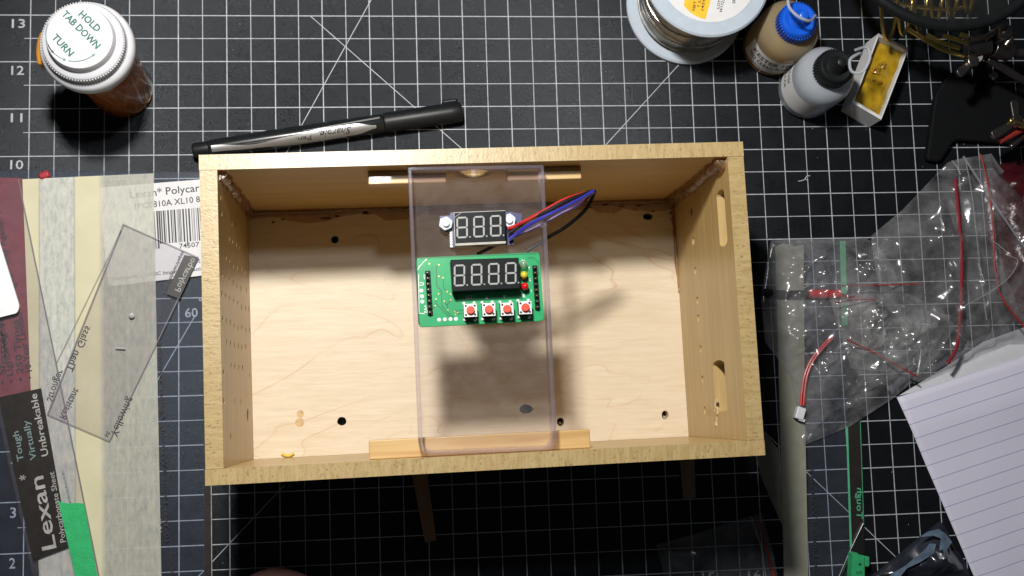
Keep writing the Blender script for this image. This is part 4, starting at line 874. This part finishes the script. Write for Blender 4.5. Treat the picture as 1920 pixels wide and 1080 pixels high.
for k in range(NT * 28 + 1):
    t = k / (NT * 28); a = 2 * math.pi * NT * t; r = 1.02 - .62 * t; pts.append(A + axx * (1.9 * t) + n1 * r * math.cos(a) + n2 * r * math.sin(a))
g.tube(pts, .042, 8, smooth=False); T.part('brass_coil', g, 'brass', smooth=70)
g = G(); g.tube([(17.822, 12.654, 1.900), (18.295, 12.562, 1.900), (19.082, 12.489, 1.900), (19.399, 12.550, 1.900)], .045, 8); T.part('coil_rod', g, 'brass')
for pts in ([(18.335, 12.209, 1.500), (18.785, 11.917, 1.500), (19.121, 11.745, 1.500), (19.515, 11.624, 1.500)], [(18.677, 12.055, 1.600), (18.995, 11.883, 1.600), (19.378, 11.763, 1.600)], [(18.962, 11.978, 1.750), (19.183, 11.918, 1.750), (19.488, 11.816, 1.750)], [(19.283, 11.970, 1.850), (19.360, 11.956, 1.850), (19.445, 11.936, 1.850)]):
    g = G(); g.tube(pts, .05, 10); T.part('coil_tail', g, 'brass')
def rod(name, a, b, r, mt='chrome', parent=None, seg=20): g = G(); g.tube([a, b], r, seg, smooth=False); return T.part(name, g, mt, parent=parent, bevel=.02)
rod('joint', (19.566, 11.814, 1.500), (20.061, 11.850, 1.600), .22); rod('joint', (20.148, 11.814, 1.500), (20.588, 11.743, 1.400), .20); g = G(); q = (20.223, 12.005, 2.000); g.lathe((q[0], q[1], 1.5), [(.19, 0), (.19, .4), (.17, .47), (.11, .53), (.03, .56)], 24); T.part('ball_joint', g, 'chrome', smooth=60)
rod('clamp_screw', (19.815, 11.885, 1.800), (20.035, 12.039, 1.900), .07); rod('clamp_screw', (20.275, 11.749, 1.800), (20.390, 11.920, 1.900), .07)
rod('support_rod', (20.136, 11.636, 1.300), (21.451, 11.088, 0.900), .085); rod('support_rod', (20.314, 11.843, 1.200), (21.332, 11.755, 1.200), .10)
rod('upright_post', (20.411, 11.961, 0.400), (19.795, 11.606, 1.500), .14)
def wing(c, d1, d2, parent=None, z=1.6):
    hub = rod('wing_nut', (c[0], c[1], z - .12), (c[0], c[1], z + .12), .13)
    for d in (d1, d2):
        g = G(); e = Vector((d[0] - c[0], d[1] - c[1])); u = e.normalized(); nn = Vector((-u.y, u.x)); q = Vector(c[:2])
        g.prism(rpoly([q + u * .08 - nn * .07, q + u * .08 + nn * .07, q + e + nn * .10, q + e - nn * .10], [.02, .02, .08, .08]), z - .05, z + .05); T.part('wing', g, 'chrome', parent=hub, smooth=0, bevel=.02)
wing((19.607, 11.454, 1.600), (19.288, 11.181, 1.600), (19.638, 11.626, 1.600))
w2 = (20.718, 10.278, 1.200); wing(w2, (20.157, 9.958, 1.200), (20.713, 10.733, 1.200), z=1.2); rod('clamp_arm', (20.440, 9.897, 1.000), (21.120, 10.218, 1.000), .07, 'seal_red'); rod('clamp_arm', (20.734, 9.788, 0.900), (21.192, 10.112, 0.900), .06)
rod('clamp_bolt', (20.535, 10.287, 1.250), (20.969, 10.155, 1.250), .075, 'brass'); rod('upright_post', (21.606, 10.516, 0.010), (20.951, 10.237, 1.100), .12)
g = G(); q = (20.750, 11.503, 0.500); g.lathe((q[0], q[1], .40), [(.10, .0), (.10, .06), (.06, .12), (.02, .14)], 16); T.part('base_screw', g, 'chrome')
# ------------------------------------------------------------------ right: strips, bags, wires, paper
T = Thing('olive_film_strip', 'long narrow olive masking-film strip under the clear bag', 'film strip', (*(15.840, 4.393, 0.000)[:2], .03))
g = G(); g.prism([(15.661, 7.835, 0.060), (15.857, 7.902, 0.060), (16.092, 7.827, 0.060), (16.298, 7.859, 0.060), (16.101, 4.384, 0.060), (15.944, 0.644, 0.060), (15.424, 0.669, 0.060), (15.548, 4.402, 0.060)], .012, .06); T.part('strip', g, 'olive', smooth=0)
g = G(); g.prism([(14.806, 4.087, 0.050), (15.211, 3.825, 0.050), (15.493, 3.443, 0.050), (15.487, 1.823, 0.050), (15.083, 2.842, 0.050)], .004, .011); o = mk('olive_film_scrap', g, 'olive', (*(15.229, 3.058, 0.000)[:2], .004), smooth=0); tag(o, 'folded olive film scrap sticking out at the box corner', 'film')
T = Thing('green_edged_strip', 'clear polycarbonate strip with green edge line and mirrored lettering', 'plastic strip', (*(16.816, 3.905, 0.000)[:2], .012))
g = G(); g.prism([(16.359, 7.938, 0.070), (17.456, 7.919, 0.070), (17.255, 1.916, 0.070), (17.194, 0.530, 0.070), (15.949, 0.591, 0.070)], .012, .07); T.part('sheet', g, 'sheet', smooth=0)
g = G(); g.prism([(17.129, 7.924, 0.072), (17.421, 7.943, 0.072), (17.243, 1.917, 0.072), (17.169, 0.532, 0.072), (16.913, 0.544, 0.072), (16.994, 2.768, 0.072)], .0715, .0725); T.part('dark_band', g, 'blackpatch', smooth=0)
g = G(); a, b = [(16.999, 3.899, 0.075), (16.888, 0.546, 0.075)]; g.line(a, b, .045, .0745); a, b = [(17.176, 7.923, 0.075), (17.099, 6.077, 0.075)]; g.line(a, b, .13, .0742); T.part('green_line', g, 'green_ink2', smooth=0)
g = G(); lettering(g, 'Tough', (17.081, 1.952, 0.076), (17.135, 2.597, 0.076), .13, .076, mirror=True); a, b = [(17.303, 4.003, 0.076), (17.222, 1.639, 0.076)]; g.line(a, b, .012, .0765); T.part('green_lettering', g, 'green_ink2', smooth=0)
g = G(); lettering(g, '10-Year Limited Warranty', (16.060, 0.325, 0.075), (16.134, 3.061, 0.075), .10, .0745, mirror=True); T.part('black_lettering', g, 'ink_black', smooth=0)
# ruled sheet of paper, gently curled
pp = [(18.175, 4.465, 0.100), (18.890, 4.984, 0.100), (22.138, 5.593, 0.100), (21.623, -0.016, 0.100), (19.822, 0.074, 0.100)]
g = G(); vs = []; fs = []; nx, ny = 26, 30
A, B_, C_, D_ = (Vector(p[:2]) for p in ((18.177, 4.488, 0.100), (22.263, 5.589, 0.100), (21.744, -0.022, 0.100), (19.822, 0.074, 0.100)))
for i in range(nx + 1):
    for j in range(ny + 1):
        u, v = i / nx, j / ny; q = (A * (1 - u) + B_ * u) * (1 - v) + (D_ * (1 - u) + C_ * u) * v
        z = .03 + .10 * max(0, 1 - abs(v - .16) / .16) * (.4 + .6 * u) + .02 * noise.noise(Vector((u * 3, v * 3, 5))); vs.append((q.x, q.y, z))
for i in range(nx):
    for j in range(ny): k = i * (ny + 1) + j; fs.append((k, k + 1, k + ny + 2, k + ny + 1))
g.add(vs, fs); o = mk('ruled_paper', g, 'ruled', (*(20.109, 2.871, 0.000)[:2], .01), smooth=60); tag(o, 'sheet of white ruled notebook paper lying at an angle', 'paper')
sd = o.modifiers.new('thickness', 'SOLIDIFY'); sd.thickness = .0001
crumple('thin_paper', [(18.224, 4.520, 0.160), (19.292, 5.086, 0.160), (20.252, 5.640, 0.160), (22.030, 6.181, 0.160), (21.923, 5.009, 0.160), (20.815, 5.041, 0.160), (19.572, 4.789, 0.160)], .012, .02, 'tissue', (*(20.300, 5.180, 0.000)[:2], .01), seed=9, second=False, dome=.008, maxe=.2)
o = bpy.data.objects['thin_paper']; tag(o, 'thin white creased paper tucked under the clear bag', 'paper')
crumple('red_packet', [(20.550, 9.334, 0.060), (21.015, 9.632, 0.060), (22.422, 9.801, 0.060), (22.071, 5.952, 0.060), (20.963, 6.098, 0.060), (20.647, 7.053, 0.060), (20.523, 8.249, 0.060)], .02, .25, 'redstuff', (*(21.151, 7.888, 0.000)[:2], .01), seed=4, dome=.35, second=False, maxe=.15)
tag(bpy.data.objects['red_packet'], 'dark red glossy packet under the clear zip bag', 'packet')
# things lying under and in the bags
T = Thing('black_red_lead', 'thick black lead with bright red sleeve in clear bag', 'cable', (*(16.348, 6.789, 0.000)[:2], .07))
g = G(); g.tube([(15.322, 6.826, 0.160), (15.596, 6.790, 0.160), (15.990, 6.772, 0.160), (16.297, 6.765, 0.160)], .085, 14); T.part('black_cable', g, 'w_black')
g = G(); g.tube([(16.285, 6.770, 0.165), (16.583, 6.764, 0.165), (17.010, 6.748, 0.165)], .10, 14); T.part('red_sleeve', g, 'w_red')
g = G(); g.tube(wpath([(17.011, 6.729, 0.160), (17.276, 6.665, 0.160), (17.495, 6.637, 0.160), (17.833, 6.594, 0.160)], (.16, .15, .15, .14)), .045, 8); T.part('red_wire', g, 'w_dkred')
T = Thing('plug_lead', 'thin red wire pair ending in a small white plug', 'cable', (*(16.006, 4.217, 0.000)[:2], .07))
q = (15.933, 4.219, 0.200); g = G(); g.box((q[0], q[1], .17), (.19, .26, .17), -.35); pl = T.part('white_plug', g, 'white', smooth=0, bevel=.02)
g = G(); g.box((q[0] + .03, q[1] - .14, .17), (.13, .06, .10), -.35); T.part('plug_nose', g, 'white', parent=pl, smooth=0)
for d in (-.03, .03):
    g = G(); g.tube([(p[0] + d, p[1], p[2]) for p in [(15.991, 4.387, 0.200), (16.032, 4.668, 0.200), (16.128, 5.063, 0.200), (16.340, 5.422, 0.200), (16.720, 5.801, 0.200)]], .026, 8); T.part('red_wire', g, 'w_red')
g = G(); g.tube([(19.587, 9.171, 0.600), (19.598, 8.407, 0.600), (19.605, 7.589, 0.600), (19.510, 6.549, 0.600), (19.386, 5.749, 0.600), (19.275, 5.409, 0.600), (19.089, 5.164, 0.600)], .040, 10); o = mk('dark_red_wire', g, 'w_dkred', (*(19.820, 7.315, 0.000)[:2], .55)); tag(o, 'long thick dark red wire lying over the clear zip bag', 'wire')
rw = o
# clear zip bags
T = Thing('zip_bag', 'crinkled clear zip bag of small parts beside the box', 'plastic bag', (*(17.194, 5.965, 0.000)[:2], .08))
crumple('film', [(15.477, 7.710, 0.300), (15.563, 7.964, 0.300), (16.729, 7.966, 0.300), (17.631, 8.009, 0.300), (17.921, 7.840, 0.300), (18.268, 7.307, 0.300), (18.447, 6.779, 0.300), (19.265, 6.411, 0.300), (19.597, 5.996, 0.300), (19.188, 5.428, 0.300), (18.540, 4.816, 0.300), (18.035, 4.455, 0.300), (17.048, 3.900, 0.300), (15.993, 3.533, 0.300), (15.951, 4.162, 0.300), (15.774, 5.070, 0.300), (15.290, 5.764, 0.300), (15.251, 6.678, 0.300)], .10, .30, 'bag', T.b, T.o, seed=1, dome=.20, scale=1.3, maxe=.065, ridges=([(15.570, 7.463, 0.400), (16.012, 7.570, 0.400), (16.383, 7.817, 0.400)], [(16.195, 7.278, 0.400), (16.611, 7.674, 0.400)], [(17.112, 7.766, 0.500), (17.211, 7.475, 0.500), (17.492, 7.239, 0.500), (17.761, 7.164, 0.500), (17.968, 7.229, 0.500), (18.164, 7.457, 0.500), (17.888, 7.775, 0.500)], [(17.526, 6.548, 0.500), (18.207, 6.417, 0.500), (18.856, 6.298, 0.500), (19.570, 6.350, 0.500)], [(15.641, 6.317, 0.400), (15.985, 6.194, 0.400), (16.352, 6.413, 0.400), (16.690, 6.176, 0.400)], [(16.581, 4.534, 0.400), (16.796, 4.246, 0.400), (16.715, 3.912, 0.400), (16.057, 3.656, 0.400)], [(17.057, 4.632, 0.400), (17.540, 4.787, 0.400), (18.119, 4.599, 0.400)], [(15.708, 5.520, 0.400), (15.797, 5.066, 0.400), (15.683, 4.731, 0.400)], [(16.514, 7.099, 0.400), (16.543, 6.638, 0.400), (16.690, 6.176, 0.400), (17.131, 5.708, 0.400)]))
g = G(); g.tube([(16.923, 6.894, 0.500), (17.646, 6.890, 0.500), (18.698, 6.901, 0.500)], .016, 6); T.part('red_zip_line', g, 'seal_red')
g = G(); g.tube([(16.951, 5.741, 0.500), (17.543, 5.440, 0.500), (18.452, 4.915, 0.500)], .02, 6); T.part('red_zip_line', g, 'seal_red')
g = G(); g.tube([(16.753, 6.534, 0.480), (17.218, 6.591, 0.480), (17.633, 6.593, 0.480)], .014, 6); T.part('red_thread', g, 'w_dkred')
crumple('inner_wrap', [(16.760, 6.643, 0.300), (17.730, 6.853, 0.300), (18.305, 6.492, 0.300), (19.494, 6.231, 0.300), (19.077, 5.547, 0.300), (18.195, 4.998, 0.300), (17.134, 5.143, 0.300)], .16, .3, 'bag2', T.b, T.o, seed=6, dome=.22, scale=1.8, second=False, maxe=.08)
T = Thing('zip_bag', 'smooth clear zip bag with orange-red zip line and peaked corner', 'plastic bag', (*(19.753, 7.554, 0.000)[:2], .08))
crumple('film', [(17.791, 8.010, 0.350), (18.558, 8.585, 0.350), (19.412, 9.381, 0.350), (19.677, 9.629, 0.350), (19.942, 9.710, 0.350), (20.720, 9.822, 0.350), (20.904, 9.508, 0.350), (22.095, 8.174, 0.350), (21.859, 5.584, 0.350), (20.756, 5.614, 0.350), (20.129, 5.399, 0.350), (19.376, 5.075, 0.350), (18.512, 4.758, 0.350), (18.701, 5.669, 0.350), (17.931, 6.611, 0.350), (17.817, 7.542, 0.350)], .14, .26, 'bag', T.b, T.o, seed=2, dome=.28, scale=.8, maxe=.065, fold=1.2, ridges=([(19.572, 6.373, 0.500), (20.278, 6.716, 0.500), (20.871, 7.228, 0.500), (20.769, 7.465, 0.500), (20.393, 7.800, 0.500), (19.647, 7.919, 0.500), (19.183, 7.880, 0.500)], [(19.598, 9.595, 0.500), (19.754, 9.249, 0.500)], [(19.977, 7.480, 0.500), (20.082, 6.546, 0.500), (20.066, 5.623, 0.500)], [(20.993, 8.640, 0.500), (21.044, 7.812, 0.500)], [(17.831, 7.811, 0.500), (18.723, 8.496, 0.500)], [(18.305, 6.128, 0.500), (18.977, 5.538, 0.500), (19.806, 5.400, 0.500)]))
g = G(); g.tube([(20.193, 9.704, 0.620), (20.309, 9.040, 0.620), (20.357, 8.157, 0.620), (20.328, 7.223, 0.620), (20.438, 6.526, 0.620), (21.034, 5.704, 0.620)], .022, 6); T.part('zip_line', g, 'seal_red')
g = G(); g.tube([(19.809, 9.665, 0.600), (20.174, 9.046, 0.600), (20.603, 8.332, 0.600), (21.250, 7.324, 0.600)], .026, 6); T.part('seam', g, 'bag_edge')
g = G(); g.tube([(19.862, 9.586, 0.580), (19.936, 8.994, 0.580), (19.981, 8.052, 0.580), (20.001, 7.119, 0.580), (20.060, 6.077, 0.580)], .014, 6); T.part('seam', g, 'bag_edge')
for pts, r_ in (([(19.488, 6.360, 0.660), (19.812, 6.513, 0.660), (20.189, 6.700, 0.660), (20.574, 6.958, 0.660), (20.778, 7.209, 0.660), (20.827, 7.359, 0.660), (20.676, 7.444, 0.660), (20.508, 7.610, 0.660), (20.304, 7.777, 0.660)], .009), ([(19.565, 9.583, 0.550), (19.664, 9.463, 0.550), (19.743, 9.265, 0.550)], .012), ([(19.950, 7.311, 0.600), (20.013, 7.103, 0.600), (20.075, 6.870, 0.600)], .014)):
    g = G(); g.tube(pts, r_, 6); T.part('crease_glint', g, 'crease_glint')  # thin whitened strands painting bright highlights along the bag folds
# dim bag in the box's shadow
T = Thing('zip_bag', 'flat clear zip bag with dark red zip line below the box', 'plastic bag', (*(14.087, 1.328, 0.000)[:2], .006))
crumple('film', [(12.734, 1.589, 0.100), (13.669, 1.804, 0.100), (14.397, 2.013, 0.100), (15.036, 2.142, 0.100), (15.224, 1.357, 0.100), (15.327, 0.666, 0.100), (12.907, 0.783, 0.100)], .008, .14, 'bag', T.b, T.o, seed=3, dome=.08, second=False, maxe=.1)
g = G(); g.tube([(14.883, 2.088, 0.200), (14.963, 1.775, 0.200), (15.034, 1.446, 0.200), (15.103, 1.100, 0.200), (15.190, 0.755, 0.200)], .028, 6); T.part('zip_line', g, 'seal_red')
g = G(); g.tube([(14.749, 2.111, 0.200), (14.822, 1.815, 0.200), (14.926, 1.451, 0.200), (14.993, 0.765, 0.200)], .014, 6); T.part('seam', g, 'bag_edge')
for b in [o for o in bpy.data.objects if o.name.startswith('zip_bag')]: b['group'] = 'clear zip bags on the mat'
# craft knife, green cap, blue foil bag
T = Thing('craft_knife', 'narrow steel craft knife blade lying on the green-edged strip', 'knife', (*(16.987, 1.196, 0.000)[:2], .08))
g = G(); g.prism([(17.201, 1.869, 0.120), (17.215, 1.829, 0.120), (17.004, 1.493, 0.120), (16.664, 0.765, 0.120), (16.582, 0.769, 0.120), (16.867, 1.303, 0.120)], .078, .12); T.part('blade', g, 'knife', smooth=0, bevel=.01)
g = G(); g.prism([(17.218, 1.819, 0.120), (17.192, 1.210, 0.120), (16.879, 1.185, 0.120), (16.981, 1.455, 0.120)], .078, .115); T.part('black_guard', g, 'black', smooth=0)
T = Thing('green_clip', 'small bright green plastic clip with black print', 'clip', (*(17.101, 0.968, 0.000)[:2], .13))
g = G(); g.prism(rpoly([(16.828, 1.283, 0.350), (16.935, 1.288, 0.350), (16.972, 1.218, 0.350), (17.091, 1.222, 0.350), (17.059, 0.701, 0.350), (16.762, 0.715, 0.350)], .04), .122, .34); T.part('body', g, 'green_plastic', smooth=0, bevel=.03)
g = G(); g.prism(rpoly([(17.118, 1.186, 0.300), (17.217, 1.181, 0.300), (17.207, 0.978, 0.300), (17.103, 0.973, 0.300)], .03), .13, .30); T.part('side_knob', g, 'green_plastic', smooth=0, bevel=.03)
g = G(); q = (16.978, 1.037, 0.345); g.disc((q[0], q[1], .343), .028, 12); lettering(g, 'S', (16.999, 0.838, 0.345), (17.003, 0.900, 0.345), .11, .343); T.part('black_print', g, 'ink_black', smooth=0)
T = Thing('blue_foil_bag', 'crumpled dark blue-grey foil bag partly under the ruled paper', 'foil bag', (*(18.515, 1.014, 0.000)[:2], .02))
crumple('film', [(17.333, 0.744, 0.200), (17.944, 1.146, 0.200), (18.607, 1.608, 0.200), (18.961, 1.821, 0.200), (19.074, 1.647, 0.200), (19.214, 1.285, 0.200), (19.441, 0.959, 0.200), (19.538, 0.600, 0.200), (18.563, 0.490, 0.200), (17.428, 0.623, 0.200)], .03, .22, 'foil_dark', T.b, T.o, seed=8, dome=.2, scale=1.6, maxe=.08)
crumple('pale_fold', [(17.594, 0.783, 0.500), (17.936, 0.950, 0.500), (18.415, 1.277, 0.500), (18.528, 1.398, 0.500), (18.672, 1.382, 0.500), (18.615, 1.190, 0.500), (18.313, 1.029, 0.500), (17.994, 0.909, 0.500), (17.816, 0.724, 0.500)], .34, .10, 'foil_blue', T.b, T.o, seed=12, dome=.10, second=False, maxe=.07)
crumple('pale_fold', [(18.310, 1.535, 0.500), (18.505, 1.643, 0.500), (18.758, 1.691, 0.500), (18.896, 1.587, 0.500), (19.027, 1.405, 0.500), (18.889, 1.236, 0.500), (18.769, 1.028, 0.500), (18.583, 1.036, 0.500), (18.719, 1.185, 0.500), (18.784, 1.494, 0.500), (18.623, 1.560, 0.500)], .34, .10, 'foil_blue', T.b, T.o, seed=13, dome=.10, second=False, maxe=.07)
# hand at the near edge of the mat
def skin_mesh(name, verts, edges, parent=None, mat='skin'):
    me = bpy.data.meshes.new(name); me.from_pydata([tuple(c * I for c in v[:3]) for v in verts], edges, []); ob = bpy.data.objects.new(name, me); COL.objects.link(ob)
    ob.modifiers.new('skin', 'SKIN'); sl = me.skin_vertices[0].data
    for s_, v in zip(sl, verts): s_.radius = (v[3] * I, v[3] * I)
    sl[0].use_root = True; sb = ob.modifiers.new('sub', 'SUBSURF'); sb.levels = 2; sb.render_levels = 2
    bpy.context.view_layer.update(); dg = bpy.context.evaluated_depsgraph_get(); nm = bpy.data.meshes.new_from_object(ob.evaluated_get(dg)); ob.modifiers.clear(); ob.data = nm; bpy.data.meshes.remove(me)
    nm.materials.clear(); nm.materials.append(M[mat]); nm.polygons.foreach_set('use_smooth', [True] * len(nm.polygons)); ob.parent = parent; return ob
hv = [(7.4, -4.2, 1.3, 1.0), (7.0, -2.8, 1.1, 1.0), (6.6, -1.6, .95, .85), (6.0, -.6, .9, .5),
      (5.72, .70, .62, .40), (4.9, 1.02, .46, .37), (4.25, .72, .40, .32), (3.8, .35, .36, .24),
      (6.6, -.5, .95, .5), (6.4, .45, .7, .38), (5.6, .1, .45, .34), (5.0, -.3, .38, .26),
      (7.2, -.6, .95, .5), (7.1, .35, .65, .37), (6.5, -.1, .42, .3), (7.8, -.9, .9, .45), (7.8, .0, .6, .33), (7.3, -.3, .42, .26),
      (5.9, -2.3, .8, .55), (5.1, -1.6, .6, .42), (4.5, -1.0, .45, .34)]
he = [(0, 1), (1, 2), (2, 3), (3, 4), (4, 5), (5, 6), (6, 7), (2, 8), (8, 9), (9, 10), (10, 11), (2, 12), (12, 13), (13, 14), (2, 15), (15, 16), (16, 17), (1, 18), (18, 19), (19, 20)]
hv = [(x, y + .26, z, r) for x, y, z, r in hv]
ho = skin_mesh('hand', hv, he); tag(ho, 'finger of a hand resting on the mat below the box', 'hand')
# lint and crumbs on the mat
g = G(); rl = random.Random(21)
for k in range(90):
    x, y = rl.uniform(0, 20.5), rl.uniform(.9, 13.2)
    if 3.4 < x < 13.9 and 3.3 < y < 9.3: continue
    if x < 3.6 and y < 9.8: continue
    a = rl.uniform(0, 6.3); l = rl.uniform(.006, .022); g.box((x, y, .009), (l, rl.uniform(.005, .012), .006), a)
o = mk('lint', g, 'lint', (10, 7, .006), smooth=0); o['kind'] = 'stuff'
g = G(); g.tube([(16.275, 9.275, 0.030), (16.367, 9.289, 0.030), (16.432, 9.321, 0.030), (16.474, 9.382, 0.030), (16.547, 9.391, 0.030)], .012, 5); g.tube([(16.432, 9.321, 0.030), (16.474, 9.297, 0.030)], .008, 5); o = mk('thread_scrap', g, 'lint', (*(16.419, 9.327, 0.000)[:2], .005)); tag(o, 'tiny white curl of thread on the grid beside the box', 'thread')
